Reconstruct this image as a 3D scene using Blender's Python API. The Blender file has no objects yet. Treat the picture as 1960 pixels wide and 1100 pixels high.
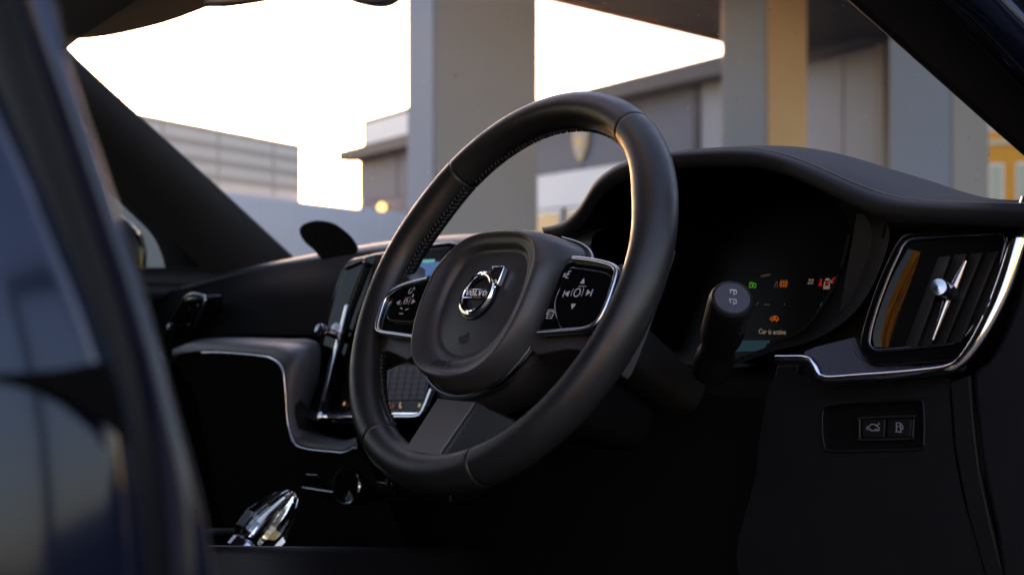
import bpy, bmesh, math, random
from mathutils import Vector as V, Matrix
random.seed(7)
S = bpy.context.scene
COL = S.collection
rad = math.radians

# ------------------------------------------------------------------ camera, sky, sun, exposure
FOC = 2600.0                                   # focal length in units of the 1960 px wide photograph
PSI, TILT = rad(51.5), rad(26.6)               # camera heading left of the car's nose; rake of the steering wheel
WC = V((.37, 0, .95))                          # centre of the steering wheel
FW = V((-math.sin(PSI), math.cos(PSI), 0)); RT = V((math.cos(PSI), math.sin(PSI), 0)); UP = V((0, 0, 1))
CAM = V((1.27814, -.71047, .94778))
cd = bpy.data.cameras.new('camera'); cam = bpy.data.objects.new('camera', cd); COL.objects.link(cam)
cd.sensor_width = 36; cd.lens = FOC / 1960 * 36; cd.clip_start = .02; cd.clip_end = 3000
cam.matrix_world = Matrix(((RT.x, UP.x, -FW.x, CAM.x), (RT.y, UP.y, -FW.y, CAM.y), (RT.z, UP.z, -FW.z, CAM.z), (0, 0, 0, 1)))
cd.dof.use_dof = True; cd.dof.focus_distance = 1.13; cd.dof.aperture_fstop = 7.1
S.camera = cam

SUN_EL, SUN_AZ = rad(6.0), rad(-63.5)          # low sun behind the hoarding, azimuth from +Y towards +X
w = bpy.data.worlds.new('World'); S.world = w; w.use_nodes = True
nt = w.node_tree; nt.nodes.clear()
sky = nt.nodes.new('ShaderNodeTexSky'); sky.sky_type = 'NISHITA'; sky.sun_disc = False
sky.sun_elevation = SUN_EL; sky.sun_rotation = SUN_AZ; sky.air_density = 1.0; sky.dust_density = 1.0; sky.ozone_density = 3.0
bg = nt.nodes.new('ShaderNodeBackground'); bg.inputs[1].default_value = .15
ow = nt.nodes.new('ShaderNodeOutputWorld')
nt.links.new(sky.outputs[0], bg.inputs[0]); nt.links.new(bg.outputs[0], ow.inputs[0])
ld = bpy.data.lights.new('sun', 'SUN'); ld.energy = 2.5; ld.angle = rad(.5); ld.color = (1, .82, .6)
lo = bpy.data.objects.new('sun', ld); COL.objects.link(lo)
sd = V((math.sin(SUN_AZ) * math.cos(SUN_EL), math.cos(SUN_AZ) * math.cos(SUN_EL), math.sin(SUN_EL)))
lo.rotation_euler = sd.to_track_quat('Z', 'Y').to_euler(); lo.location = (0, 0, 30)
S.view_settings.view_transform = 'Standard'; S.view_settings.look = 'None'; S.view_settings.gamma = 1
S.view_settings.use_curve_mapping = False; S.view_settings.exposure = 3.1
S.view_settings.use_white_balance = True; S.view_settings.white_balance_temperature = 10000; S.view_settings.white_balance_tint = 41   # camera set for the cool evening light
S.render.engine = 'CYCLES'; S.cycles.use_denoising = True
S.cycles.max_bounces = 10; S.cycles.transparent_max_bounces = 12; S.cycles.caustics_reflective = False; S.cycles.caustics_refractive = False

# ------------------------------------------------------------------ helpers: places
def ray(x, y): return FW + RT * ((x - 980) / FOC) + UP * ((550 - y) / FOC)
def onP(x, y, p0, n):
    r = ray(x, y); return CAM + r * ((V(p0) - CAM).dot(n) / r.dot(n))
def onY(x, y, c): return onP(x, y, V((0, c, 0)), V((0, 1, 0)))
def onX(x, y, c): return onP(x, y, V((c, 0, 0)), V((1, 0, 0)))
def onD(x, y, d): return CAM + ray(x, y) * d
def gnd(x, d, z=0.0):
    p = CAM + (FW + RT * ((x - 980) / FOC)) * d; p.z = z; return p
wu = V((1, 0, 0)); wv = V((0, math.sin(TILT), math.cos(TILT))); wn = wu.cross(wv)
def wl(u, v, h=0.0): return WC + wu * u + wv * v + wn * h              # wheel frame -> world
def wpx(x, y, h=0.0): return onP(x, y, WC + wn * h, wn)
def to_wl(p):
    q = p - WC; return (q.dot(wu), q.dot(wv), q.dot(wn))

def crom(pts, n=8, closed=False):
    P = [V(p) for p in pts]; out = []; m = len(P)
    rng = range(m if closed else m - 1)
    for i in rng:
        p1, p2 = P[i], P[(i + 1) % m]
        p0 = P[i - 1] if (closed or i > 0) else p1 * 2 - p2
        p3 = P[(i + 2) % m] if (closed or i + 2 < m) else p2 * 2 - p1
        for k in range(n):
            t = k / n
            out.append(.5 * ((2 * p1) + (p2 - p0) * t + (2 * p0 - 5 * p1 + 4 * p2 - p3) * t * t + (3 * p1 - p0 - 3 * p2 + p3) * t ** 3))
    if not closed: out.append(P[-1].copy())
    return out
def resamp(pts, n, closed=False):
    P = [V(p) for p in pts]
    if closed: P = P + [P[0]]
    L = [0]
    for a, b in zip(P, P[1:]): L.append(L[-1] + (b - a).length)
    out = []; j = 0
    for i in range(n):
        s = L[-1] * i / (n if closed else n - 1)
        while j < len(P) - 2 and L[j + 1] < s: j += 1
        t = (s - L[j]) / max(L[j + 1] - L[j], 1e-9); out.append(P[j].lerp(P[j + 1], min(1, t)))
    return out

# ------------------------------------------------------------------ helpers: objects
WM = {}
def empty(name, loc, label, cat, group=None):
    o = bpy.data.objects.new(name, None); COL.objects.link(o); o.location = loc; o.empty_display_size = .05
    WM[o] = Matrix.Translation(V(loc)); tag(o, label, cat, group, 'thing'); return o
def tag(o, label=None, cat=None, group=None, kind=None):
    if label: o['label'] = label
    if cat: o['category'] = cat
    if group: o['group'] = group
    if kind: o['kind'] = kind
    return o
DEPTH = {}
def settle(parent):
    # never deeper than thing > part > sub-part
    while parent is not None and DEPTH.get(parent, 0) >= 2: parent = parent.parent
    return parent
def part(name, loc, parent):
    o = bpy.data.objects.new(name, None); COL.objects.link(o); o.empty_display_size = .03
    o.parent = parent; o.matrix_parent_inverse = WM[parent].inverted(); o.matrix_basis = Matrix.Translation(V(loc)); WM[o] = o.matrix_basis.copy(); DEPTH[o] = DEPTH.get(parent, 0) + 1; return o
def link(name, me, mat4, parent):
    parent = settle(parent)
    o = bpy.data.objects.new(name, me); COL.objects.link(o)
    if parent is not None:
        o.parent = parent; o.matrix_parent_inverse = WM[parent].inverted()
    o.matrix_basis = mat4; WM[o] = mat4.copy(); DEPTH[o] = DEPTH.get(parent, 0) + 1 if parent else 0; return o
def mk(name, verts, faces, mat, parent=None, smooth=True, bevel=0, seg=2, subd=0, recalc=True, angle=35, solid=0):
    verts = [V(v) for v in verts]
    lo_ = V([min(v[i] for v in verts) for i in range(3)]); hi = V([max(v[i] for v in verts) for i in range(3)]); c = (lo_ + hi) / 2
    me = bpy.data.meshes.new(name)
    me.from_pydata([v - c for v in verts], [], faces)
    if recalc:
        b = bmesh.new(); b.from_mesh(me); bmesh.ops.remove_doubles(b, verts=b.verts, dist=1e-6)
        bmesh.ops.recalc_face_normals(b, faces=b.faces); b.to_mesh(me); b.free()
    me.materials.append(mat)
    if smooth: me.shade_smooth(); 
    o = link(name, me, Matrix.Translation(c), parent)
    if solid:
        m = o.modifiers.new('solid', 'SOLIDIFY'); m.thickness = solid; m.offset = 0
    if bevel:
        m = o.modifiers.new('bevel', 'BEVEL'); m.width = bevel; m.segments = seg; m.limit_method = 'ANGLE'; m.angle_limit = rad(30); m.harden_normals = False
    if subd:
        m = o.modifiers.new('sub', 'SUBSURF'); m.levels = m.render_levels = subd
    if smooth and not subd: me.set_sharp_from_angle(angle=rad(angle))
    return o
def copyof(o, mat4, parent, name=None):
    c = o.copy(); COL.objects.link(c)
    c.parent = parent; c.matrix_parent_inverse = WM[parent].inverted() if parent else Matrix(); c.matrix_basis = mat4; WM[c] = mat4.copy(); return c
def slab_geo(pts, vec):
    n = len(pts); vs = [V(p) for p in pts] + [V(p) + vec for p in pts]
    fs = [list(range(n)), list(range(2 * n - 1, n - 1, -1))] + [[i, n + i, n + (i + 1) % n, (i + 1) % n] for i in range(n)]
    return vs, fs
def slab(name, pts, vec, mat, parent=None, bevel=.002, seg=2, smooth=True, angle=35):
    vs, fs = slab_geo(pts, V(vec)); return mk(name, vs, fs, mat, parent, smooth, bevel, seg, angle=angle)
def box_geo(c, s):
    c, s = V(c), V(s) / 2
    vs = [c + V((a * s.x, b * s.y, d * s.z)) for a in (-1, 1) for b in (-1, 1) for d in (-1, 1)]
    return vs, [(0, 1, 3, 2), (4, 6, 7, 5), (0, 4, 5, 1), (2, 3, 7, 6), (0, 2, 6, 4), (1, 5, 7, 3)]
def box(name, c, s, mat, parent=None, bevel=0.0):
    vs, fs = box_geo(c, s); return mk(name, vs, fs, mat, parent, False if not bevel else True, bevel)
def grid_geo(rows, closed=False):
    m = len(rows[0]); vs = [p for r in rows for p in r]; fs = []
    for i in range(len(rows) - 1):
        for j in range(m if closed else m - 1):
            k = (j + 1) % m; fs.append((i * m + j, i * m + k, (i + 1) * m + k, (i + 1) * m + j))
    return vs, fs
def loft(name, rows, mat, parent=None, closed=False, cap=False, solid=0, angle=60, recalc=True):
    vs, fs = grid_geo(rows, closed); m = len(rows[0])
    if cap: fs += [list(range(m))[::-1], [(len(rows) - 1) * m + j for j in range(m)]]
    return mk(name, vs, fs, mat, parent, True, angle=angle, solid=solid, recalc=recalc)
def tube_geo(pts, r, nrm=None, r2=None, closed=False, k=12, power=1.0):
    """round or oval bar along pts; r across, r2 along nrm"""
    P = [V(p) for p in pts]; n = len(P); rows = []
    for i, p in enumerate(P):
        a = P[i - 1] if (i or closed) else P[i]; b = P[(i + 1) % n] if (i < n - 1 or closed) else P[i]
        t = (b - a).normalized()
        up = V(nrm) if nrm is not None else (V((0, 0, 1)) if abs(t.z) < .9 else V((1, 0, 0)))
        s = t.cross(up).normalized(); q = s.cross(t).normalized()
        rr = r[i] if isinstance(r, (list, tuple)) else r
        r_2 = rr if r2 is None else (r2[i] if isinstance(r2, (list, tuple)) else r2)
        row = []
        for j in range(k):
            f = 2 * math.pi * j / k; cx, sx = math.cos(f), math.sin(f)
            cx = math.copysign(abs(cx) ** power, cx); sx = math.copysign(abs(sx) ** power, sx)
            row.append(p + s * (rr * cx) + q * (r_2 * sx))
        rows.append(row)
    vs, fs = grid_geo(rows + ([rows[0]] if closed else []), True)
    if not closed: fs += [list(range(k))[::-1], [(n - 1) * k + j for j in range(k)]]
    return vs, fs
def tube(name, pts, r, mat, parent=None, nrm=None, r2=None, closed=False, k=12, power=1.0, angle=50):
    vs, fs = tube_geo(pts, r, nrm, r2, closed, k, power); return mk(name, vs, fs, mat, parent, True, angle=angle)
def lathe_geo(o, ax, prof, k=32, ref=None):
    ax = V(ax).normalized(); ref = V(ref) if ref is not None else (V((0, 0, 1)) if abs(ax.z) < .9 else V((1, 0, 0)))
    s = ax.cross(ref).normalized(); q = s.cross(ax)
    rows = [[V(o) + ax * z + (s * math.cos(2 * math.pi * j / k) + q * math.sin(2 * math.pi * j / k)) * max(r, 1e-5) for j in range(k)] for r, z in prof]
    return grid_geo(rows, True)
def lathe(name, o, ax, prof, mat, parent=None, k=32, angle=35, ref=None):
    vs, fs = lathe_geo(o, ax, prof, k, ref); return mk(name, vs, fs, mat, parent, True, angle=angle)
def merge(gs):
    vs, fs = [], []
    for v, f in gs:
        n = len(vs); vs += list(v); fs += [[n + i for i in q] for q in f]
    return vs, fs
class Frame:
    """flat drawing plane: origin, right, up (metres)"""
    def __init__(s, o, ux, uy): s.o, s.ux, s.uy = V(o), V(ux), V(uy); s.n = s.ux.cross(s.uy).normalized()
    def p(s, x, y, h=0): return s.o + s.ux * x + s.uy * y + s.n * h
    def poly(s, pts, t=.0003): return slab_geo([s.p(x, y, t) for x, y in pts], -s.n * t)
    def stroke(s, pts, w, t=.0003, closed=False):
        g = []; n = len(pts)
        for i in range(n if closed else n - 1):
            a, b = pts[i], pts[(i + 1) % n]; dx, dy = b[0] - a[0], b[1] - a[1]; L = math.hypot(dx, dy) or 1e-9
            ex, ey = dx / L * w * .3, dy / L * w * .3; nx, ny = -dy / L * w / 2, dx / L * w / 2
            g.append(s.poly([(a[0] - ex + nx, a[1] - ey + ny), (a[0] - ex - nx, a[1] - ey - ny), (b[0] + ex - nx, b[1] + ey - ny), (b[0] + ex + nx, b[1] + ey + ny)], t + i * 2e-6))
        return merge(g)
    def arc(s, cx, cy, r, a0, a1, n=12): return [(cx + r * math.cos(rad(a0 + (a1 - a0) * i / n)), cy + r * math.sin(rad(a0 + (a1 - a0) * i / n))) for i in range(n + 1)]
    def make(s, name, geos, mat, parent): vs, fs = merge(geos); return mk(name, vs, fs, mat, parent, False, recalc=False)
def text(name, body, fr, size, mat, parent, t=.0003, shear=0.0):
    cu = bpy.data.curves.new(name, 'FONT'); cu.body = body; cu.size = size; cu.extrude = t; cu.align_x = 'CENTER'; cu.align_y = 'CENTER'; cu.shear = shear; cu.resolution_u = 3
    o = bpy.data.objects.new(name, cu); COL.objects.link(o); bpy.context.view_layer.update()
    me = bpy.data.meshes.new_from_object(o.evaluated_get(bpy.context.evaluated_depsgraph_get())); bpy.data.objects.remove(o); bpy.data.curves.remove(cu)
    me.materials.clear(); me.materials.append(mat)
    ux, uy = fr.ux.normalized(), fr.uy.normalized()
    m = Matrix(((ux.x, uy.x, fr.n.x, fr.o.x), (ux.y, uy.y, fr.n.y, fr.o.y), (ux.z, uy.z, fr.n.z, fr.o.z), (0, 0, 0, 1)))
    return link(name, me, m, parent)

# ------------------------------------------------------------------ materials
def mat(name, col, rough=.5, metal=0, spec=.5, bump=0, bscale=400, btype='NOISE', var=0, vscale=20, coat=0, emit=None, estr=1, trans=0, ior=1.45, sheen=0, rvar=0, detail=3, wave=None):
    m = bpy.data.materials.new(name); m.use_nodes = True; t = m.node_tree; b = t.nodes['Principled BSDF']
    b.inputs['Base Color'].default_value = (*col, 1); b.inputs['Roughness'].default_value = rough; b.inputs['Metallic'].default_value = metal
    b.inputs['Specular IOR Level'].default_value = spec; b.inputs['Coat Weight'].default_value = coat; b.inputs['Coat Roughness'].default_value = .03
    b.inputs['IOR'].default_value = ior; b.inputs['Transmission Weight'].default_value = trans; b.inputs['Sheen Weight'].default_value = sheen
    if emit: b.inputs['Emission Color'].default_value = (*emit, 1); b.inputs['Emission Strength'].default_value = estr
    if bump or var or rvar or wave: tc = t.nodes.new('ShaderNodeTexCoord')
    if var or rvar:
        n = t.nodes.new('ShaderNodeTexNoise'); n.inputs['Scale'].default_value = vscale; n.inputs['Detail'].default_value = 5; t.links.new(tc.outputs['Object'], n.inputs['Vector'])
    if var:
        mx = t.nodes.new('ShaderNodeMix'); mx.data_type = 'RGBA'; mx.inputs[6].default_value = (*[c * (1 - var) for c in col], 1); mx.inputs[7].default_value = (*[min(1, c * (1 + var)) for c in col], 1)
        t.links.new(n.outputs[0], mx.inputs[0]); t.links.new(mx.outputs[2], b.inputs['Base Color'])
    if rvar:
        mr = t.nodes.new('ShaderNodeMapRange'); mr.inputs[1].default_value = .3; mr.inputs[2].default_value = .7; mr.inputs[3].default_value = max(.01, rough - rvar); mr.inputs[4].default_value = min(1, rough + rvar)
        t.links.new(n.outputs[0], mr.inputs[0]); t.links.new(mr.outputs[0], b.inputs['Roughness'])
    if bump:
        if btype == 'VORONOI':
            n2 = t.nodes.new('ShaderNodeTexVoronoi'); n2.inputs['Scale'].default_value = bscale; n2.feature = 'SMOOTH_F1'
        else:
            n2 = t.nodes.new('ShaderNodeTexNoise'); n2.inputs['Scale'].default_value = bscale; n2.inputs['Detail'].default_value = detail
        t.links.new(tc.outputs['Object'], n2.inputs['Vector'])
        bp = t.nodes.new('ShaderNodeBump'); bp.inputs['Strength'].default_value = bump; bp.inputs['Distance'].default_value = .3 / bscale
        t.links.new(n2.outputs[0], bp.inputs['Height']); t.links.new(bp.outputs[0], b.inputs['Normal'])
    if wave:
        wv_ = t.nodes.new('ShaderNodeTexWave'); wv_.inputs['Scale'].default_value = wave; wv_.bands_direction = 'DIAGONAL'
        t.links.new(tc.outputs['Object'], wv_.inputs['Vector'])
        bp = t.nodes.new('ShaderNodeBump'); bp.inputs['Strength'].default_value = .5; bp.inputs['Distance'].default_value = .0006
        t.links.new(wv_.outputs[1], bp.inputs['Height']); t.links.new(bp.outputs[0], b.inputs['Normal'])
    return m
def tint(m, c): m.node_tree.nodes['Principled BSDF'].inputs['Specular Tint'].default_value = (*c, 1)
def glass_pane(name, tint=(.93, .95, .94), gloss=.06, rough=0.0):
    m = bpy.data.materials.new(name); m.use_nodes = True; t = m.node_tree; t.nodes.clear()
    tr = t.nodes.new('ShaderNodeBsdfTransparent'); tr.inputs[0].default_value = (*tint, 1)
    gl = t.nodes.new('ShaderNodeBsdfGlossy'); gl.inputs['Roughness'].default_value = rough
    lw = t.nodes.new('ShaderNodeLayerWeight'); pw = t.nodes.new('ShaderNodeMath'); pw.operation = 'POWER'; pw.inputs[1].default_value = 5
    fr = t.nodes.new('ShaderNodeMath'); fr.operation = 'MULTIPLY_ADD'; fr.inputs[1].default_value = .8; fr.inputs[2].default_value = gloss * .5
    t.links.new(lw.outputs['Facing'], pw.inputs[0]); t.links.new(pw.outputs[0], fr.inputs[0])
    mx = t.nodes.new('ShaderNodeMixShader'); o = t.nodes.new('ShaderNodeOutputMaterial')
    t.links.new(fr.outputs[0], mx.inputs[0]); t.links.new(tr.outputs[0], mx.inputs[1]); t.links.new(gl.outputs[0], mx.inputs[2]); t.links.new(mx.outputs[0], o.inputs[0])
    return m
M = dict(
    leather=mat('leather', (.013, .0134, .0145), .39, bump=.4, bscale=950, btype='VORONOI', rvar=.06, vscale=60),
    stitch=mat('thread', (.010, .0095, .009), .45),
    soft=mat('soft_plastic', (.0045, .0045, .0056), .5, spec=.2, bump=.25, bscale=1800, rvar=.04, vscale=40),
    hubp=mat('hub_plastic', (.036, .036, .038), .41, bump=.35, bscale=2200, rvar=.04, vscale=50),
    back=mat('cover_plastic', (.011, .0105, .0105), .5, spec=.35, bump=.2, bscale=1500),
    hoodskin=mat('hood_skin', (.0045, .0052, .0075), .55, bump=.35, bscale=900, btype='VORONOI', spec=.22),
    fascia=mat('fascia_skin', (.004, .004, .0045), .75, bump=.2, bscale=1500, spec=.04),
    dash=mat('dash_skin', (.016, .017, .022), .42, bump=.35, bscale=900, btype='VORONOI'),
    dark=mat('dark_trim', (.006, .006, .007), .6, spec=.3, bump=.2, bscale=900),
    pillar=mat('pillar_cloth', (.045, .047, .056), .6, bump=.3, bscale=1200, spec=.4),
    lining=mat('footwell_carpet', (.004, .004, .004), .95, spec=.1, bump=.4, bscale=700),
    gloss=mat('gloss_black', (.003, .003, .004), .07, spec=.3),
    piano=mat('smoked_panel', (.002, .002, .003), .05, spec=.14),
    satin=mat('satin_grey_trim', (.060, .064, .072), .45, metal=.1, bump=.1, bscale=700),
    carbon=mat('ribbed_trim', (.05, .055, .07), .36, metal=.5, wave=180),
    chrome=mat('chrome', (.80, .82, .85), .07, metal=1),
    dchrome=mat('dark_chrome', (.38, .40, .43), .14, metal=1),
    smoke=mat('smoked_chrome', (.11, .12, .145), .18, metal=1),
    satchrome=mat('satin_chrome', (.62, .64, .67), .2, metal=1),
    spoke=mat('spoke_lit_grey', (.11, .108, .108), .45, metal=.2, bump=.2, bscale=2500, detail=2),
    symbol=mat('white_print', (.44, .46, .50), .5),
    faint=mat('grey_print', (.25, .25, .28), .5),
    emboss=mat('dark_print', (.004, .004, .004), .5),
    badge=mat('badge_blue_black', (.003, .004, .009), .25),
    letter=mat('letter_silver', (.75, .80, .86), .45),
    screen=mat('screen_glass', (.002, .002, .003), .25, spec=.12),
    paint=mat('blue_black_paint', (.004, .006, .014), .09, spec=.52),
    rubber=mat('rubber_seal', (.008, .008, .009), .55),
    headliner=mat('visor_fabric', (.62, .54, .47), .85, bump=.3, bscale=1200),
    glass=glass_pane('windscreen_glass'), sideglass=glass_pane('door_glass', (.30, .34, .32)),
    crystal=mat('crystal', (.95, .97, 1.0), .02, trans=1, ior=1.55),
    dust=mat('dust', (.7, .66, .6), .9),
)
tint(M['paint'], (.50, .68, 1.0))
def led(name, c, s): return mat(name, (.01, .01, .01), .5, emit=c, estr=s)
E_ = dict(green=led('green_light', (.02, .9, .05), 0.0248), amber=led('amber_light', (1, .25, .02), 0.0248), red=led('red_light', (1, .02, .02), 0.0248), white=led('white_light', (.85, .85, .75), 0.0155),
          blue=led('blue_panel', (.0, .10, .17), 0.0303), teal=led('teal_bar', (.05, .75, .85), 0.0605), sblue=led('screen_blue', (.02, .24, .75), 1.6 * 0.0385), sgrey=led('screen_slate', (.045, .06, .11), 0.0303), dim=led('dim_readout', (.3, .3, .28), 0.0138), brown=led('screen_brown', (.16, .12, .10), 0.0275), cream=led('icon_cream', (.8, .75, .55), 0.0440))

# ------------------------------------------------------------------ the place: ground
GM = mat('pale_paving', (.13, .11, .09), .9, var=.18, vscale=.8, bump=.3, bscale=8)
tag(mk('ground', [V((-900, -900, 0)), V((900, -900, 0)), V((900, 900, 0)), V((-900, 900, 0))], [(0, 1, 2, 3)], GM, smooth=False, recalc=False), kind='structure')

clad = mat('grey_cladding', (.062, .096, .145), .6, var=.06, vscale=1.5)
clad_l = mat('pale_grey_cladding', (.27, .285, .32), .6, var=.05, vscale=1.2)
dark_m = mat('dark_metal', (.026, .034, .048), .6, var=.1, vscale=3)
conc_b = mat('skylit_blue_panel', (.195, .235, .285), .6, var=.05, vscale=1.3)  # sky light put into colour: bluer copy of the column cladding, other faces browner
conc_w = mat('warmlit_grey_panel', (.265, .245, .235), .65, var=.06, vscale=1.1)
tan = mat('sunlit_tan_panel', (.82, .50, .27), .6, var=.07, vscale=1.4)  # sunlight on one column face put into its colour
white_w = mat('white_render', (.66, .72, .76), .8, var=.05, vscale=.9)
white_m = mat('white_frame', (.72, .74, .76), .5)
hoard = mat('backlit_sheet', (.85, .74, .62), .7, var=.05, vscale=2)  # warm light coming through the sheets put into their colour
hoard_d = mat('sheet_batten', (.56, .45, .36), .7)
glz = mat('shop_glass', (.16, .13, .10), .12, var=.5, vscale=.6, coat=.4)  # brown of the warm reflections put into the glass colour
brick = mat('orange_brick', (.70, .27, .03), .85, var=.18, vscale=6, bump=.4, bscale=30)
pale_band = mat('pale_string_course', (.55, .42, .26), .8)
win_gl = mat('window_glass', (.30, .34, .26), .15, var=.2, vscale=2)
soff = mat('canopy_soffit', (.015, .016, .019), .8, spec=.2, var=.15, vscale=2, bump=.3, bscale=12)
rust = mat('copper_edge', (.34, .15, .07), .6)

def prism(name, foot, z0, z1, m, parent=None, bevel=.01):
    return slab(name, [V((p.x, p.y, z0)) for p in foot], (0, 0, z1 - z0), m, parent, bevel, 1, smooth=False)
def vquad(a, b, z0, z1, out, name, m, parent, t=.03, bevel=0):
    """upright board from plan point a to b standing proud along out"""
    a, b = V((a.x, a.y, 0)), V((b.x, b.y, 0))
    pts = [a + V((0, 0, z0)), b + V((0, 0, z0)), b + V((0, 0, z1)), a + V((0, 0, z1))]
    return slab(name, [p + out * t for p in pts], -out * t, m, parent, bevel, 1, smooth=False)

ROOF_Z = 4.6
def column(x0, x1, x2, d0, d1, d2, m1, m2, label, seams):
    a, b, c = gnd(x0, d0), gnd(x1, d1), gnd(x2, d2)
    dd = a + c - b
    r = empty('square_column', V((b.x, b.y, 0)), label, 'column', 'clad columns carrying the canopy')
    core = [p + ((a + c) / 2 - p) * .06 for p in (a, b, c, dd)]
    prism('core', core, 0, ROOF_Z, dark_m, r)
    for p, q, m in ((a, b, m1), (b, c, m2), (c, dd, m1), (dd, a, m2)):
        n = V(((q - p).y, -(q - p).x, 0)).normalized()
        if n.dot(p - (a + c) / 2) < 0: n = -n
        L = (q - p).length; ctr = (a + c) / 2
        zs = [0] + seams + [ROOF_Z]
        for z0, z1 in zip(zs, zs[1:]):
            pp, qq = p + (q - p) * .004, q - (q - p) * .004
            vquad(pp, qq, z0 + .004, z1 - .004, n, 'cladding_panel', m, r, .02, .003)
    return r
column(783, 832, 1026, 12.9, 12.5, 13.2, conc_b, conc_w, 'broad grey-brown clad column left of the steering wheel rim, widest of the columns', [4.2])
column(1384, 1469, 1542, 15.4, 14.8, 15.3, conc_b, tan, 'column with one face coloured tan as if sunlit standing behind the instrument hood', [4.2])
column(1706, 1821, 1889, 11.7, 11.2, 11.6, conc_b, conc_w, 'grey column cut off by the dark pillar at right, beside the orange building', [4.2])
# canopy: soffit, fascia
cp = empty('canopy', gnd(1400, 15, ROOF_Z), 'dark flat canopy overhead carried on the clad columns', 'canopy')
def at_z(x, y, z):
    r = ray(x, y); return CAM + r * ((z - CAM.z) / r.z)
fa, fb, fc = at_z(1080, 0, ROOF_Z), at_z(1650, 140, ROOF_Z), at_z(1900, 150, ROOF_Z)
fa2 = fa + (fa - fb) * .45
near = [gnd(2600, 9, ROOF_Z), gnd(1150, 8.0, ROOF_Z)]
soffit_out = [fa2, fb, fc, near[0], near[1]]
slab('roof_slab', [p + V((0, 0, .06)) for p in soffit_out], (0, 0, .7), dark_m, cp, 0, smooth=False)
# soffit boards: strips parallel to the far edge
e = (fb - fa2); perp = V((e.y, -e.x, 0)).normalized()
if perp.dot(CAM - fa2) < 0: perp = -perp
for i in range(9):
    a = fa2 + perp * (i * 1.25 + .02); b = fb + perp * (i * 1.25 + .02) + e.normalized() * (0 if i else 0)
    slab('soffit_panel', [a, b, b + perp * 1.21, a + perp * 1.21], (0, 0, .05), soff, cp, .004, 1, smooth=False)
slab('soffit_panel', [fb + e.normalized() * .03, fc, fc + perp * 9, fb + e.normalized() * .03 + perp * 9], (0, 0, .05), soff, cp, .004, 1, smooth=False)
tube('edge_trim', [fa2 - perp * .02 + V((0, 0, -.02)), fb - perp * .02 + V((0, 0, -.02))], .05, rust, cp, k=8)

# long grey building behind
bd = empty('showroom_building', gnd(1100, 28), 'long grey clad showroom with dark roof ledge and a shield sign', 'building')
def bdep(x): return 8200 * 1.18 / (410 - .2308 * (1385 - x))
B0, B1 = gnd(690, bdep(690)), gnd(1760, bdep(1760))
bt = (B1 - B0).normalized(); bo = V((bt.y, -bt.x, 0))
if bo.dot(CAM - B0) < 0: bo = -bo
def bpt(x):   # plan point on the facade at photo column x
    r = FW + RT * ((x - 980) / FOC); t = (B0 - CAM).dot(bo) / r.dot(bo); p = CAM + r * t; return V((p.x, p.y, 0))
def bz(x, y):
    p = bpt(x); dep = (p - CAM).dot(FW); return CAM.z + (550 - y) / FOC * dep
ztop = bz(1385, 152); zc = bz(1100, 326)
B1 = bpt(1720); prism('wall', [B0 - bo * .05, B1 - bo * .05, B1 - bo * .05 + (FW + RT * (740 / FOC)) * 9, B0 - bo * 9], 0, ztop, clad, bd)
vquad(B0 - bt * .35, bpt(1715), ztop - .03, ztop + .28, bo, 'cornice', dark_m, bd, .55, .01)
xs = [690, 765, 850, 940, 1028, 1120, 1232, 1333]
for x0, x1 in zip(xs, xs[1:]):
    vquad(bpt(x0 + 1), bpt(x1 - 1), zc, ztop - .03, bo, 'cladding_panel', clad, bd, .06, .01)
vquad(bpt(1336.5), bpt(1344), zc, ztop - .03, bo, 'joint_strip', dark_m, bd, .09, .005)
for x0, x1 in ((1346, 1440), (1442, 1545), (1546, 1618), (1620, 1688)):
    for z0, z1 in ((0, 1.5), (1.52, 2.75), (2.77, ztop - .03)):
        vquad(bpt(x0), bpt(x1), z0, z1, bo, 'cladding_panel', clad_l, bd, .05, .008)
vquad(bpt(1689), bpt(1708), 0, ztop - .03, bo, 'pilaster', conc_w, bd, .18, .01)
vquad(bpt(1028), bpt(1333), zc - .75, zc - .01, bo, 'fascia', white_m, bd, .05, .01)
for x0, x1 in ((1030, 1076), (1086, 1160), (1166, 1245), (1251, 1330)):
    wq = vquad(bpt(x0), bpt(x1), .12, zc - .77, bo, 'window', white_m, bd, .03, .01)
    vquad(bpt(x0 + 3), bpt(x1 - 3), .2, zc - .85, bo, 'pane', glz, wq, .045)
for x0, x1 in ((700, 765), (770, 850), (856, 940)):
    wq = vquad(bpt(x0), bpt(x1), .3, zc - .55, bo, 'window', dark_m, bd, .06, .01)
    vquad(bpt(x0 + 3), bpt(x1 - 3), .4, zc - .62, bo, 'pane', glz, wq, .075)
vquad(bpt(690), bpt(1027), zc - .45, zc - .01, bo, 'fascia', clad, bd, .05, .01)
# roof-top cabin on the building's far end
zr = ztop + .28
rc = prism('roof_cabin', [bpt(691) - bo * .05, bpt(800) - bo * .05, bpt(800) - bo * 3, bpt(700) - bo * 3], zr - .2, bz(690, 230), dark_m, bd)
vquad(bpt(698) - bo * .05, bpt(796) - bo * .05, zr + .02, bz(690, 240), bo, 'panel', white_m, rc, .05)
lathe('roof_finial', bpt(762) - bo * .3 + V((0, 0, zr)), (0, 0, 1), [(.22, 0), (.12, .25), (.03, .62), (0, .66)], white_m, bd, 10)
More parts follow.
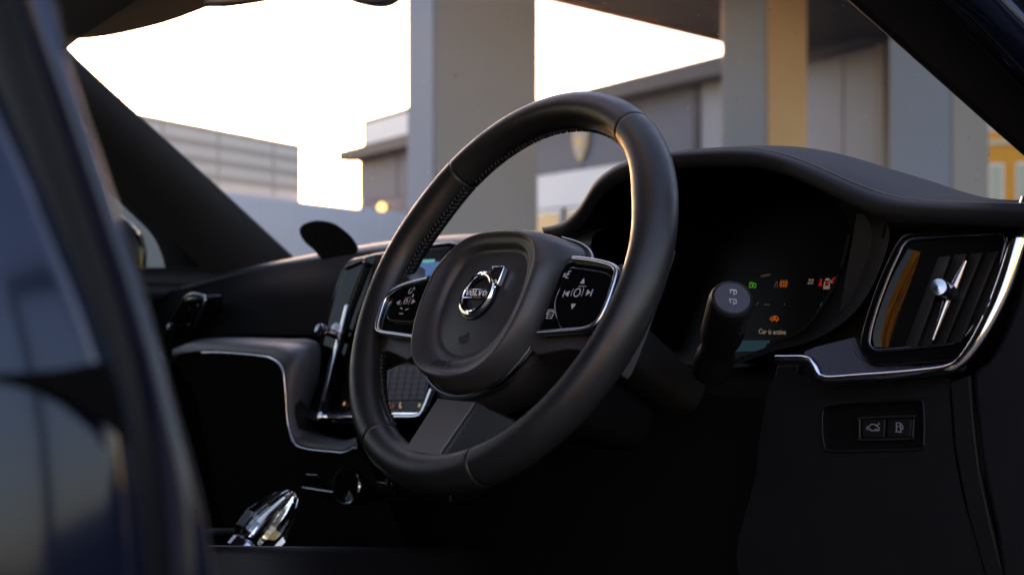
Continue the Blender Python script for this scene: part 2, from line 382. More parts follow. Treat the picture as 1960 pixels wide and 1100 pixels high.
# shield sign
sp = bpt(1120) + bo * .075; sz = bz(1120, 272); k = (sp - CAM).dot(FW) / FOC
SF = Frame(V((sp.x, sp.y, sz)), bt, UP)
def shield(s): return [(x * s * k, y * s * k) for x, y in ((-27, 30), (-10, 33), (0, 35), (10, 33), (27, 30), (28, 8), (22, -12), (12, -27), (0, -36), (-12, -27), (-22, -12), (-28, 8))]
sg = empty('shield_sign', SF.o, 'gold-rimmed shield emblem fixed to the grey showroom wall', 'sign')
SF.make('rim', [SF.poly(shield(1.0), .05)], mat('gold_rim', (.50, .36, .16), .4, metal=.3), sg)
SF.make('field', [SF.poly(shield(.8), .06)], mat('shield_grey', (.34, .33, .32), .5), sg)
SF.make('boss', [SF.poly([(x * 9 * k, y * 11 * k) for x, y in SF.arc(0, 0, 1, 0, 330, 11)], .075)], mat('gold_boss', (.75, .42, .10), .4), sg)
# lamp by the low windows
lp_p = bpt(747) + bo * .25; lp_z = bz(747, 397)
lmp = empty('wall_lamp', V((lp_p.x, lp_p.y, lp_z)), 'small lit amber lamp low on the showroom behind the white wall', 'lamp')
lathe('globe', V((lp_p.x, lp_p.y, lp_z)), (0, 0, 1), [(0, -.12), (.08, -.08), (.12, 0), (.08, .08), (0, .12)], led('amber_globe', (1, .62, .2), .6), lmp, 16)
tube('bracket', [V((lp_p.x, lp_p.y, lp_z)), V((lp_p.x, lp_p.y, lp_z)) - bo * .25], .03, dark_m, lmp, k=6)

# white wall and sheet hoarding above it
def wdep(x): return 24 * 162 / (162 - .115 * (x - 580))
W0, W1 = gnd(150, wdep(150)), gnd(800, wdep(800))
wt = (W1 - W0).normalized(); wo = V((wt.y, -wt.x, 0))
if wo.dot(CAM - W0) < 0: wo = -wo
wz = CAM.z + 162 / FOC * 24
ww = empty('boundary_wall', gnd(580, wdep(580)), 'long pale blue-white wall under the sheet hoarding', 'wall')
Lw = (W1 - W0).length; npan = 10
for i in range(npan):
    a = W0 + wt * (Lw * i / npan + .01); b = W0 + wt * (Lw * (i + 1) / npan - .01)
    vquad(a, b, 0, wz, wo, 'wall_panel', white_w, ww, .2, .01)
def wpt(x):
    r = FW + RT * ((x - 980) / FOC); t = (W0 - CAM).dot(wo) / r.dot(wo); p = CAM + r * t; return V((p.x, p.y, 0))
hd = empty('sheet_hoarding', V((*wpt(430).xy, wz)), 'pale ribbed sheet hoarding standing on the white wall', 'hoarding')
hz1 = CAM.z + 270 / FOC * 24 * 1.0
hx = [120, 215, 318, 425, 530, 580]
for x0, x1 in zip(hx, hx[1:]):
    for j in range(4):
        z0 = wz + .03 + (hz1 - wz) * j / 4; z1 = wz + (hz1 - wz) * (j + 1) / 4 - .04
        vquad(wpt(x0 + 1.2) - wo * .1, wpt(x1 - 1.2) - wo * .1, z0, z1, wo, 'sheet', hoard, hd, .03, .004)
for x in hx:
    vquad(wpt(x - 1.8) - wo * .16, wpt(x + 1.8) - wo * .16, wz, hz1 + .02, wo, 'post', hoard_d, hd, .1, .004)
for j in range(5):
    zz = wz + (hz1 - wz) * j / 4
    vquad(wpt(120) - wo * .105, wpt(580) - wo * .105, zz - .05, zz + .04, wo, 'rail', hoard_d, hd, .04)

# orange brick building
ob = empty('orange_building', gnd(1990, 62), 'orange brick building with rows of pale windows at the right edge', 'building')
O0, O1 = gnd(1870, 60), gnd(2350, 54)
ot = (O1 - O0).normalized(); oo = V((ot.y, -ot.x, 0))
if oo.dot(CAM - O0) < 0: oo = -oo
prism('wall', [O0, O1, O1 - oo * 12, O0 - oo * 12], 0, 12.5, brick, ob)
for z in (3.7, 7.15, 10.4): vquad(O0, O1, z, z + .28, oo, 'string_course', pale_band, ob, .12, .01)
for r_ in range(3):
    for c_ in range(7):
        a = O0 + ot * (.55 + c_ * 1.15); z0 = 1.1 + 3.35 * r_
        wq = vquad(a, a + ot * .62, z0, z0 + 1.9, oo, 'window', white_m, ob, .06, .01)
        vquad(a + ot * .06, a + ot * .29, z0 + .07, z0 + 1.83, oo, 'pane', win_gl, wq, .08)
        vquad(a + ot * .33, a + ot * .56, z0 + .07, z0 + 1.83, oo, 'pane', win_gl, wq, .08)

# what the paint and the gloss trims mirror: hedge and an autumn tree beyond the open door side
def leaf_cloud(n, f, s, sq=1.0):
    vs, fs = [], []
    for i in range(n):
        c = f(); a = V((random.gauss(0, 1), random.gauss(0, 1), random.gauss(0, 1))).normalized(); b = a.orthogonal().normalized(); q = s * random.uniform(.6, 1.4)
        k0 = len(vs); vs += [c - a * q, c + b * q * .5, c + a * q, c - b * q * .5]; fs.append((k0, k0 + 1, k0 + 2, k0 + 3))
    return vs, fs
def hedge_pt():
    y = random.uniform(-60, 60); h = 1.35 + .15 * math.sin(y * .35) + .12 * math.sin(y * 1.3); return V((34 + random.uniform(-1, 1.2), y, h * random.random() ** .7))
vs, fs = leaf_cloud(9000, hedge_pt, .42)
tag(mk('treeline', vs, fs, mat('dark_foliage', (.035, .045, .02), .7, var=.4, vscale=.6), smooth=False, recalc=False), kind='stuff')
tp = V((.57, .2, 0)) + V((.68, -.733, 0)) * 11
tr_ = empty('autumn_tree', tp, 'golden autumn tree mirrored in the gloss trim of the air vent', 'tree')
tube('trunk', [tp, tp + V((.1, 0, 1.2)), tp + V((0, .1, 2.6)), tp + V((.1, .1, 4.2))], [.16, .13, .1, .05], mat('bark', (.10, .07, .04), .9, bump=.5, bscale=20), tr_, k=10)
def crown_pt():
    while True:
        p = V((random.uniform(-1, 1), random.uniform(-1, 1), random.uniform(-1, 1)))
        if p.length < 1 and math.sin(p.x * 7 + 1) * math.sin(p.y * 6) * math.sin(p.z * 5 + 2) > -.35: return tp + V((p.x * 2.3, p.y * 2.3, 3.3 + p.z * 2.3))
vs, fs = leaf_cloud(9000, crown_pt, .13)
mk('crown', vs, fs, mat('golden_leaves', (.72, .42, .05), .6, var=.4, vscale=2), tr_, smooth=False, recalc=False)

# ------------------------------------------------------------------ the car shell
car = empty('car', V((0, 0, 0)), 'dark blue-black car with black leather steering wheel, seen through its open driver door', 'car')
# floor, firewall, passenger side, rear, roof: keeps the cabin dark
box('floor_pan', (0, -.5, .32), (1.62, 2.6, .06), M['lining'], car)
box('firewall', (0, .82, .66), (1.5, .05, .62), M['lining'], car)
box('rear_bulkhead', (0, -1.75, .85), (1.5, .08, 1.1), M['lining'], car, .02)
lroof = [[V((x, y, 1.335 + .07 * math.sin(math.pi * min(1, max(0, (-.0 - y) / 1.9))) - .05 * (x / .62) ** 2)) for x in [-.62 + 1.24 * i / 12 for i in range(13)]] for y in [-.02 - 1.85 * j / 10 for j in range(11)]]
loft('headliner', lroof, M['headliner'], car, solid=.03)
def seat(x0):
    st_ = part('car_seat', V((x0, -.5, .35)), car)
    slab('cushion', [V((x0 - .25, -.62, .42)), V((x0 + .25, -.62, .42)), V((x0 + .24, -.12, .47)), V((x0 - .24, -.12, .47))], (0, 0, .13), M['leather'], st_, .05, 4)
    slab('backrest', [V((x0 - .25, -.62, .55)), V((x0 + .25, -.62, .55)), V((x0 + .21, -.80, 1.08)), V((x0 - .21, -.80, 1.08))], (0, -.12, -.03), M['leather'], st_, .045, 4)
    slab('headrest', [V((x0 - .12, -.80, 1.12)), V((x0 + .12, -.80, 1.12)), V((x0 + .11, -.83, 1.27)), V((x0 - .11, -.83, 1.27))], (0, -.09, 0), M['leather'], st_, .035, 4)
seat(.37); seat(-.37)
fd = V((.94, -.34, 0)); fdn = V((.34, .94, 0))
dsk = slab('front_door', [V((.93, .56, z)) + fd * t for t, z in ((0, .30), (.98, .30), (1.05, .60), (1.05, .93), (0, .98))], fdn * .14, M['paint'], car, .02, 3)
slab('door_card', [V((.93, .555, z)) + fd * t for t, z in ((.05, .36), (.95, .36), (1.0, .62), (1.0, .90), (.05, .95))], -fdn * .03, M['dark'], dsk, .01, 3)
tube('window_frame', [V((.93, .62, .97)) + fd * t + UP * z for t, z in ((0, 0), (.35, .20), (.70, .33), (1.0, .30), (1.05, -.04))], .018, M['gloss'], dsk)
# windscreen
wsr = []
for j in range(13):
    s = j / 12; row = []
    for i in range(25):
        q = -1 + 2 * i / 24
        x = q * (.60 + .12 * s); bow = (1 - q * q)
        y = -.035 + .46 * s + bow * (.05 + .26 * s); z = 1.292 - .30 * s + bow * (.045 - .02 * s)
        row.append(V((x, y, z)))
    wsr.append(row)
ws = loft('windscreen', wsr, M['glass'], car, angle=180)
vs, fs = [], []
for i in range(320):
    j, i2 = random.randrange(1, 12), random.randrange(1, 24); p = wsr[j][i2].lerp(wsr[j - 1][i2 - 1], random.random()).lerp(wsr[j][i2 - 1], random.random())
    n = (wsr[j][i2] - wsr[j - 1][i2]).cross(wsr[j][i2 - 1] - wsr[j][i2]).normalized()
    if n.z > 0: n = -n
    r_ = random.choice((.0005, .0006, .0008, .0011, .0015)); a = n.orthogonal().normalized() * r_; b = n.cross(a); p = p + n * .002
    k0 = len(vs); vs += [p + a, p + b * random.uniform(.5, 1.3), p - a, p - b]; fs.append((k0, k0 + 1, k0 + 2, k0 + 3))
tag(mk('dust', vs, fs, M['dust'], ws, False, recalc=False), kind='stuff')
# passenger side pillar trim
def pil(x, y):
    # sheet through the left pillar line, leaning
    return onP(x, y, V((-.72, .40, 1.0)), V((-.12, .44, -.287)).cross(V((.35, -.9, .2))).normalized())
LP0, LP1 = V((-.72, .40, 1.0)), V((-.60, -.04, 1.287))
PN = (LP0 - LP1).cross(V((.55, .75, 0))).normalized()
def pl(x, y): return onP(x, y, LP0, PN)
pts = [(60, 20), (108, 82), (200, 166), (300, 256), (400, 345), (480, 420), (552, 486), (575, 520), (420, 580), (322, 580), (319, 540), (312, 495), (291, 450), (250, 408), (203, 366), (120, 300), (30, 150)]
Uc = resamp(crom([pl(*p) for p in ((60, 20), (108, 82), (200, 166), (300, 256), (400, 345), (480, 420), (552, 486), (585, 520))], 6), 40)
Lc = resamp(crom([pl(*p) for p in ((-40, 150), (60, 250), (120, 300), (203, 366), (250, 408), (291, 450), (312, 495), (319, 540), (323, 590))], 6), 40)
prw = []
for i in range(15):
    t = i / 14; prw.append([a.lerp(b, t) - ray(330, 300) * (.030 * (1 - abs(2 * t - 1) ** 2.2)) for a, b in zip(Uc, Lc)])
prw = [[a + ray(330, 300) * .04 for a in Uc]] + prw + [[b + ray(330, 300) * .04 for b in Lc]]
loft('pillar_trim', prw, M['pillar'], car, angle=50)
tube('seal', [pl(x - 3, y + 3) + V((-.004, .004, 0)) for x, y in ((60, 38), (200, 168), (400, 347), (556, 490))], .006, M['rubber'], car)
# passenger door: sill, glass, skin, exterior mirror
dx = -.80
sill = [onX(150, 540, dx), onX(345, 543, dx), onX(345, 565, dx), onX(150, 565, dx)]
box('door_panel', (-.80, -.25, .66), (.06, 1.5, .64), M['dark'], car, .02)
box('rear_side_panel', (-.80, -1.42, .66), (.06, .8, .64), M['dark'], car, .02)
box('rear_side_panel', (.84, -1.30, .62), (.06, .95, .56), M['dark'], car, .02)
dk = glass_pane('privacy_glass', (.04, .045, .05))
slab('rear_glass', [V((-.80, -1.8, .98)), V((-.80, -1.0, .98)), V((-.66, -1.0, 1.31)), V((-.66, -1.8, 1.29))], (-.004, 0, 0), dk, car, 0)
slab('rear_glass', [V((.86, -1.8, .92)), V((.86, -.90, .92)), V((.66, -.90, 1.31)), V((.66, -1.8, 1.29))], (.004, 0, 0), dk, car, 0)
tube('door_sill', [V((-.765, -.9, .942)), V((-.765, .05, .942)), V((-.755, .2, .940)), V((-.74, .36, .932))], .015, M['dark'], car)
gl = [V((-.80, -.9, .975)), V((-.80, .42, .975)), V((-.70, .0, 1.26)), V((-.66, -.25, 1.30)), V((-.66, -.9, 1.31))]
mk('door_glass', gl, [(0, 1, 2, 3, 4)], M['sideglass'], car, False)
mh = [onX(x, y, -.93) for x, y in ((150, 420), (212, 412), (240, 425), (262, 448), (271, 480), (268, 545), (262, 565), (150, 570))]
dm = slab('door_mirror', mh, (-.06, .04, .0), M['gloss'], car, .02, 4)
tube('mirror_lip', [onX(x, y, -.925) for x, y in ((150, 408), (212, 409), (242, 424), (262, 446))], .004, M['satchrome'], dm)
slab('door_highlight', [onX(x, y, -.765) for x, y in ((285, 640), (330, 560), (352, 566), (318, 690), (292, 740))], (-.01, 0, 0), mat('door_highlight', (.05, .05, .055), .5), car, .003)  # diagonal highlight on the door, put in as a paler slab
# sun visor, headliner front, mirror
svp = lambda x, y: onP(x, y, V((-.40, .0, 1.28)), V((.1, -.75, -.65)).normalized())
sv = part('sun_visor', svp(250, 40), car)
vis = crom([svp(*p) for p in ((70, -60), (75, 60), (120, 77), (200, 72), (300, 50), (370, 26), (396, 14), (402, -2), (402, -60))], 6)
slab('panel', vis, V((.004, .012, .016)), M['headliner'], sv, .004, 3)
vf = Frame(svp(140, 5), (svp(200, -14) - svp(140, 5)).normalized(), (svp(134, -20) - svp(140, 5)).normalized())
lab = slab('label', [svp(*p) + V((.0006, -.004, -.004)) * .6 for p in ((95, 38), (195, 12), (210, -30), (80, -20))], V((.001, .003, .003)), mat('visor_label', (.075, .068, .065), .7), sv, 0)
ring_ = [svp(110 + 14 * math.cos(i * .449), 14 + 12 * math.sin(i * .449)) + V((0, -.0045, -.004)) * .7 for i in range(14)]
tube('symbol', ring_, .0008, M['emboss'], lab, closed=True, k=6)
tube('hinge_bar', [svp(395, 6), svp(425, 4), svp(500, -4)], .004, M['headliner'], sv)
hl = [[onP(x, y + dy, V((-.3, .02 + .2 * 0, 1.30)), V((0, .8, .6)).normalized()) + V((0, .03 * k_, .012 * k_)) for x, y in ((380, 8), (430, 7), (480, 0), (560, -14), (700, -40), (1000, -80))] for k_, dy in ((0, 0), (1, -14), (2, -40))]
loft('header_trim', hl, M['headliner'], car, solid=.01)
rm = part('interior_mirror', onX(705, -30, .02), car)
mo = crom([onX(x, y, .02) for x, y in ((640, -30), (662, -3), (690, 6), (715, 8), (738, 4), (760, -14), (770, -50), (650, -70))], 5, True)
slab('housing', mo, V((-.03, .03, .005)), M['rubber'], rm, .006, 3)
# driver side pillar, seals and door frame
RP0, RP1 = V((.72, .40, 1.0)), V((.60, -.04, 1.287))
def pr(x, y, o=0.0):
    # sheet through the right pillar line, facing the camera
    n = (RP0 - RP1).cross(V((.75, .45, .2))).normalized(); return onP(x, y, RP0 + V((o * .8, -o * .5, 0)), n)
pts = [(1560, -60), (1620, 0), (1720, 88), (1800, 159), (1880, 230), (1960, 300), (2060, 390), (2200, 400), (2200, 260), (1960, 60), (1760, -110)]
slab('pillar_trim', [pr(*p) for p in pts], V((-.02, .05, 0)), M['dark'], car, .006, 3)
tube('seal', [pr(x, y, .035) for x, y in ((1660, -140), (1815, 0), (1890, 72), (1965, 148), (2100, 290))], .009, M['gloss'], car)
tube('door_frame', [pr(x, y, .05) for x, y in ((1740, -120), (1885, 0), (1962, 80), (2100, 230))], .016, M['paint'], car, k=20)
slab('frame_cover', [pr(x, y, .02) for x, y in ((1700, -130), (1850, 0), (1990, 140), (2150, 290), (2300, 100), (2000, -200))], V((-.01, .03, 0)), M['dark'], car, .004)

# near post and rear door, close to the lens
def bp_(x, y, X0=.905, lean=.122):
    # outer skin leaning inboard upwards
    n = V((1, .12, lean)).normalized(); return onP(x, y, V((X0, -.56, .90)), n)
edge = [(60, -120), (95, 0), (112, 85), (150, 205), (205, 368), (240, 480), (270, 575), (302, 690), (332, 800), (362, 905), (386, 1005), (400, 1110), (412, 1230)]
curB = [(-10, -120), (32, 0), (62, 90), (105, 215), (155, 365), (197, 490), (228, 585), (258, 690), (282, 800), (300, 905), (312, 1005), (320, 1110), (326, 1230)]
curA = [(-130, -120), (-80, 0), (-40, 90), (10, 215), (80, 365), (135, 490), (175, 585), (212, 690), (245, 800), (262, 905), (272, 1005), (280, 1110), (288, 1230)]
def strip(name, c0, c1, X0, m, bul, lean=.122, k=8, parent=None, back=.0):
    P0 = crom([bp_(x, y, X0, lean) for x, y in c0], 5); P1 = crom([bp_(x, y, X0, lean) for x, y in c1], 5)
    rows = []
    for a, b in zip(P0, P1):
        row = []
        for i in range(k + 1):
            t = i / k; row.append(a.lerp(b, t) + V((1, .1, .1)) * (bul * (1 - (2 * t - 1) ** 2)))
        rows.append(row)
    return loft(name, rows, m, parent or car, solid=.002, angle=180)
strip('door_post', curB, edge, .900, M['paint'], .004)
tube('seal', crom([bp_(x - 4, y, .899) for x, y in edge], 5), .0022, M['rubber'], car)
strip('door_seal', curA, curB, .888, M['rubber'], .0)
left = [(-420, y) for x, y in curA]
rd = strip('rear_door', left, curA, .905, M['paint'], .004)
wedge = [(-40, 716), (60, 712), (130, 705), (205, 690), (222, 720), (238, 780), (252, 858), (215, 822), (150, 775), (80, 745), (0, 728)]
slab('dark_reflection', [bp_(x, y, .9125) for x, y in wedge], V((-.002, 0, 0)), mat('dull_black', (.002, .002, .002), .9, spec=.05), rd, .0005)  # black wedge laid on the skin to stand for a dark reflection
# ------------------------------------------------------------------ dashboard
da = part('dashboard', V((0, .25, .85)), car)
# main top pad, passenger side: rear edge, then forward to the glass
ed = [(255, 585), (290, 560), (330, 546), (390, 528), (450, 511), (560, 489), (640, 474), (720, 461), (790, 453), (860, 447), (960, 443), (1080, 439), (1130, 436)]
def edy(x): return .20 + .06 * math.sin(math.pi * min(1, max(0, (x - 300) / 800)))
row1 = [onY(x, y, edy(x)) for x, y in ed]
rows = [[p + V((0, .03, -.115)) for p in row1], [p + V((0, .010, -.035)) for p in row1], [p + V((0, .0, -.018)) for p in row1], [p + V((0, .003, -.009)) for p in row1], [p + V((0, .010, -.0035)) for p in row1], [p + V((0, .022, 0)) for p in row1], [p + V((0, .06, -.001)) for p in row1], [p + V((0, .25, -.05)) for p in row1], [p + V((0, .55, -.13)) for p in row1]]
rows = [crom(r, 4) for r in rows]
loft('top_pad', rows, M['dash'], da, angle=80)
# upper face of the passenger side, below the pad
uf0 = [(262, 560), (330, 558), (450, 528), (560, 508), (690, 486)]
uf1 = [(262, 650), (360, 648), (450, 640), (560, 640), (660, 640)]
loft('fascia', [crom([onY(x, y, .205) for x, y in uf0], 5), crom([onY(x, y, .17) for x, y in [(a[0], (a[1] + b[1]) / 2) for a, b in zip(uf0, uf1)]], 5), crom([onY(x, y, .145) for x, y in uf1], 5), crom([onY(x, y + 12, .15) for x, y in uf1], 5)], M['fascia'], da, solid=.004)
# satin shelf that turns down beside the stack
ch = [(330, 682), (352, 676), (390, 672), (430, 672), (495, 677), (525, 684), (543, 702), (549, 745), (554, 808), (567, 844), (592, 856), (640, 861), (662, 862), (684, 852)]
inn = [(340, 668), (378, 652), (420, 648), (470, 648), (550, 650), (596, 652), (612, 668), (610, 715), (600, 770), (594, 808), (612, 826), (645, 838), (668, 842), (690, 836)]
c1 = [onY(x, y, .06) for x, y in ch]; c0 = [onY(x, y, d_) for (x, y), d_ in zip(inn, (.135, .135, .135, .132, (.126), .116, .110, .106, .104, .104, .106, .106, .106, .106))]
mid = [a.lerp(b, .5) + V((0, -.004, .003)) for a, b in zip(c0, c1)]
loft('shelf_trim', [crom(c0, 6), crom(mid, 6), crom(c1, 6)], M['satin'], da, angle=180, solid=.003)
tube('chrome_line', crom([p + V((0, -.002, -.002)) for p in c1[2:]], 6), .0016, M['satchrome'], da, k=8)
gb = crom([p + V((0, .004, -.004)) for p in c1], 4)
loft('glovebox', [gb, [p + V((0, .03, -.05)) for p in gb], [V((p.x, p.y + .06, .66)) for p in gb], [V((p.x, p.y + .10, .52)) for p in gb]], M['dark'], da, angle=180)
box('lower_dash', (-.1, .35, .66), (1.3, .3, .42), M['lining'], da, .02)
# gloss vent by the passenger door
lv = slab('air_vent', [onY(x, y, .135) for x, y in ((312, 690), (306, 660), (352, 570), (392, 564), (388, 592), (352, 668), (338, 690))], (0, .03, 0), M['gloss'], car, .004)
tube('frame', crom([onY(x, y, .133) for x, y in ((313, 688), (309, 660), (352, 572), (390, 566), (386, 592), (350, 668), (337, 688))], 4, True), .0022, M['dchrome'], lv, closed=True, k=8)
lathe('toggle', onY(334, 626, .130), (.55, -.8, .1), [(0, .014), (.005, .0135), (.006, .010), (.004, .006), (.004, 0)], M['dchrome'], lv, 16)
for i in range(3):
    a = onY(322 + i * 16, 676 - i * 6, .130); b = onY(350 + i * 15, 600 - i * 8, .130); tube('slat', [a, b], .0028, M['gloss'], lv, k=6)

# ---- centre stack
SN = V((0, -1, .38)).normalized(); S0 = V((0, .10, .80))
def st(x, y, h=0): return onP(x, y, S0 + SN * h, SN)
hs = crom([st(*p) for p in ((655, 512), (700, 488), (780, 474), (880, 466), (868, 560), (848, 690), (826, 790), (802, 806), (700, 812), (610, 808), (585, 800), (592, 765), (622, 630))], 4, True)
cs = slab('centre_stack', hs, -SN * .05, M['gloss'], car, .004, 2)
# portrait screen
scr = [st(x, y, .001) for x, y in ((718, 486), (862, 472), (818, 762), (648, 768))]
sc_ = slab('touchscreen', scr, -SN * .004, M['screen'], car, .001)
def tile(n, pts, m): return slab(n, [st(x, y, .0016) for x, y in pts], -SN * .0005, m, sc_, 0)
tile('screen_tile', ((800, 505), (840, 500), (836, 526), (794, 530)), E_['sblue'])
tile('screen_bar', ((802, 497), (832, 496), (831, 502), (801, 503)), E_['teal'])
tile('screen_tile', ((742, 672), (806, 664), (803, 694), (736, 696)), E_['brown'])
tile('screen_tile', ((726, 699), (826, 699), (814, 764), (706, 766)), E_['sgrey'])
for i in range(5): tube('grid_line', [st(720, 711 + i * 11, .0022), st(820, 711 + i * 11, .0022)], .0003, M['screen'], sc_, k=4)
for i in range(7): tube('grid_line', [st(737 + i * 14, 700, .0022), st(726 + i * 14, 764, .0022)], .0003, M['screen'], sc_, k=4)
def icon(c, n, m, r=3.2):
    FI = Frame(st(*c, .0022), V((1, 0, 0)), V((0, .355, .935)).normalized()); q = 1.15 / FOC
    sh = {'ring': [FI.stroke([(x * q * r, y * q * r) for x, y in FI.arc(0, 0, 1.3, 0, 340, 9)], q * 2), FI.poly([(x * q * r, y * q * r) for x, y in FI.arc(0, 0, .5, 0, 300, 5)])],
          'seat': [FI.stroke([(-q * 5, q * 7), (-q * 2, -q * 5), (q * 6, -q * 5)], q * 3.4)],
          'drop': [FI.poly([(0, q * 7), (q * 5, -q * 2), (0, -q * 6), (-q * 5, -q * 2)])]}[n]
    FI.make('icon', sh, m, sc_)
icon((745, 776), 'seat', E_['cream']); icon((752, 776), 'drop', E_['red']); icon((767, 775), 'seat', E_['cream']); icon((803, 775), 'ring', E_['cream']); icon((659, 772), 'ring', E_['cream'])
# chrome foot of the screen
tube('lower_frame', crom([st(x, y, .004) for x, y in ((622, 793), (660, 794), (760, 794), (798, 793), (810, 783), (826, 745))], 5), .0048, M['chrome'], cs, (-.09, -.69, .71), .002, k=12)
for x0_, x1_ in ((746, 752), (754, 766), (770, 786)): tube('screen_mark', [st(x0_, 675, .0022), st(x1_, 675, .0022)], .0009, E_['dim'], sc_, k=5)
# tall vent left of the screen
lv2 = slab('air_vent', crom([st(x, y, .006) for x, y in ((658, 514), (697, 499), (694, 512), (664, 590), (634, 690), (610, 790), (590, 794), (596, 760), (620, 640), (640, 560))], 3, True), -SN * .02, M['gloss'], car, .002)
tube('frame', crom([st(x, y, .008) for x, y in ((660, 513), (690, 500), (699, 497), (697, 509), (676, 566), (652, 635), (628, 715), (611, 785), (603, 792))], 4), .0016, M['gloss'], lv2, k=8)
tube('blade', [st(x, y, .010) for x, y in ((664, 584), (650, 640), (632, 705), (617, 768))], .0056, M['chrome'], lv2, (-.09, -.69, .71), .0012, k=10)
tube('blade', [st(x, y, .004) for x, y in ((660, 534), (645, 590), (632, 640))], .003, M['dchrome'], lv2, SN, .0015, k=8)
tube('blade', [st(x, y, .004) for x, y in ((625, 655), (612, 705), (600, 770))], .003, M['gloss'], lv2, SN, .0015, k=8)
lathe('toggle', st(636, 637, .010), (.2, -.95, .2), [(.006, -.004), (.005, .008), (.007, .011), (.0085, .017), (.007, .022), (0, .0235)], M['dchrome'], lv2, 20)
lathe('pivot', st(645, 633, .008), SN, [(.009, -.004), (.009, .004), (0, .005)], M['dchrome'], lv2, 16)
tube('edge_highlight', crom([st(x, y, .0075) for x, y in ((655, 517), (637, 566), (618, 640), (597, 740), (588, 788))], 4), .0009, M['dchrome'], lv2, k=6)  # thin bright bar added to draw the highlight along the edge
tube('sill', [st(x, y, .010) for x, y in ((588, 792), (604, 796), (612, 796))], .006, M['satchrome'], lv2, SN, .003)
# lower control strip with volume knob
LS = V((0, .085, .70)); LN = V((0, -1, .1)).normalized()
def ls(x, y, h=0): return onP(x, y, LS + LN * h, LN)
cb = slab('control_bar', [ls(*p) for p in ((578, 902), (860, 915), (860, 965), (583, 944))], (0, .05, 0), M['gloss'], car, .003)
tube('trim_line', [ls(x, y, .003) for x, y in ((580, 933), (610, 938), (652, 944))], .0016, M['satchrome'], cb, k=8)
tube('trim_line', [ls(x, y, .003) for x, y in ((588, 908), (620, 910))], .0012, M['dchrome'], cb, k=8)
tube('trim_line', [ls(x, y, .003) for x, y in ((712, 920), (740, 925))], .0014, M['dchrome'], cb, k=8)
kn = lathe('volume_knob', ls(688, 929, .002), (.25, -.95, .12), [(.021, 0), (.0215, .010), (.0205, .020), (.0185, .0225)], M['gloss'], car, 40)
lathe('knob_face', ls(688, 929, .002), (.25, -.95, .12), [(.0182, .0215), (.014, .019), (0, .0185)], M['gloss'], kn, 40)
lathe('knob_ring', ls(688, 929, .002), (.25, -.95, .12), [(.0208, .0195), (.0210, .0212), (.0196, .0228), (.0184, .0226)], M['dchrome'], kn, 40)
for x in (728, 752): Frame(ls(x, 936, .0022), (1, 0, 0), (0, 0, 1)).make('symbol', [Frame(ls(x, 936, .0022), (1, 0, 0), (0, 0, 1)).stroke([(-.004, -.004), (.004, -.004), (.004, .004), (-.004, .004)], .0008, closed=True)], M['emboss'], cb)

# ---- instrument hood and cluster
lip = [(1040, 444), (1060, 441), (1085, 431), (1112, 405), (1140, 361), (1168, 336), (1200, 320), (1250, 306), (1300, 300), (1350, 297), (1400, 296), (1445, 299), (1500, 313), (1560, 339), (1620, 368), (1680, 391), (1740, 399), (1800, 402), (1880, 404), (1960, 406), (2060, 408)]
top = [(1040, 440), (1060, 437), (1085, 425), (1112, 397), (1140, 354), (1168, 330), (1200, 315), (1250, 302), (1300, 294), (1350, 286), (1410, 280), (1470, 278.5), (1545, 283), (1625, 299), (1700, 322), (1780, 346), (1850, 369), (1900, 380), (1950, 383), (2000, 384), (2080, 385)]
def lipy(x): return .19 - .03 * min(1, max(0, (x - 1500) / 400))
L0 = [onY(x, y, lipy(x)) for x, y in lip]
T0 = [onY(x, y, lipy(x) + .13) for x, y in top]
r0 = [p + V((0, .006, -.010)) for p in L0]
r2 = [a.lerp(b, .08) + V((0, -.003, .0045)) for a, b in zip(L0, T0)]
r3 = [a.lerp(b, .5) + V((0, 0, .0035)) for a, b in zip(L0, T0)]
r5 = [b + V((0, .12, -.022)) for b in T0]; r6 = [V((b.x * .95, b.y + .36, min(b.z - .10, 1.0))) for b in T0]
NP = 120
hrows = [resamp(crom(r, 6), NP) for r in (r0, L0, r2, r3, T0, r5, r6)]
hood = loft('instrument_hood', hrows, M['hoodskin'], car, angle=180)
# stitching along the lip
lc = resamp(crom([a.lerp(b, .16) + V((0, -.001, .0045)) for a, b in zip(L0[8:], T0[8:])], 6), 150)
g = []
for i in range(0, 149, 1):
    a, b = lc[i], lc[i + 1]; t = (b - a); g.append(tube_geo([a + t * .15, a + t * .5 + V((0, -.0005, .0008)), a + t * .8], .00055, k=5))
vs, fs = merge(g); tag(mk('stitching', vs, fs, mat('hood_thread', (.13, .13, .14), .6), hood), kind='stuff')
# funnel down to the display
fo = [(1040, 446), (1060, 443), (1085, 433), (1112, 407), (1140, 364), (1168, 339), (1200, 323), (1300, 304), (1400, 300), (1445, 303), (1500, 317), (1560, 343), (1620, 374), (1672, 400), (1703, 443), (1682, 520), (1648, 582), (1604, 624), (1545, 655), (1480, 672), (1400, 700)]
fi = [(1100, 500), (1108, 485), (1114, 468), (1132, 424), (1142, 404), (1154, 387), (1173, 368), (1250, 345), (1350, 333), (1400, 330), (1456, 328), (1510, 336), (1560, 356), (1606, 393), (1630, 450), (1614, 514), (1587, 573), (1551, 623), (1514, 646), (1472, 662), (1400, 690)]
F0 = [onY(x, y, lipy(x) + .012) for x, y in fo]; F1 = [onY(x, y, .275) for x, y in fi]
fun = loft('cluster_surround', [resamp(crom(F0, 5), 110), resamp(crom([a.lerp(b, .9) for a, b in zip(F0, F1)], 5), 110), resamp(crom(F1, 5), 110), resamp(crom([p + V((0, .03, 0)) for p in F1], 5), 110)], M['soft'], car, angle=60)
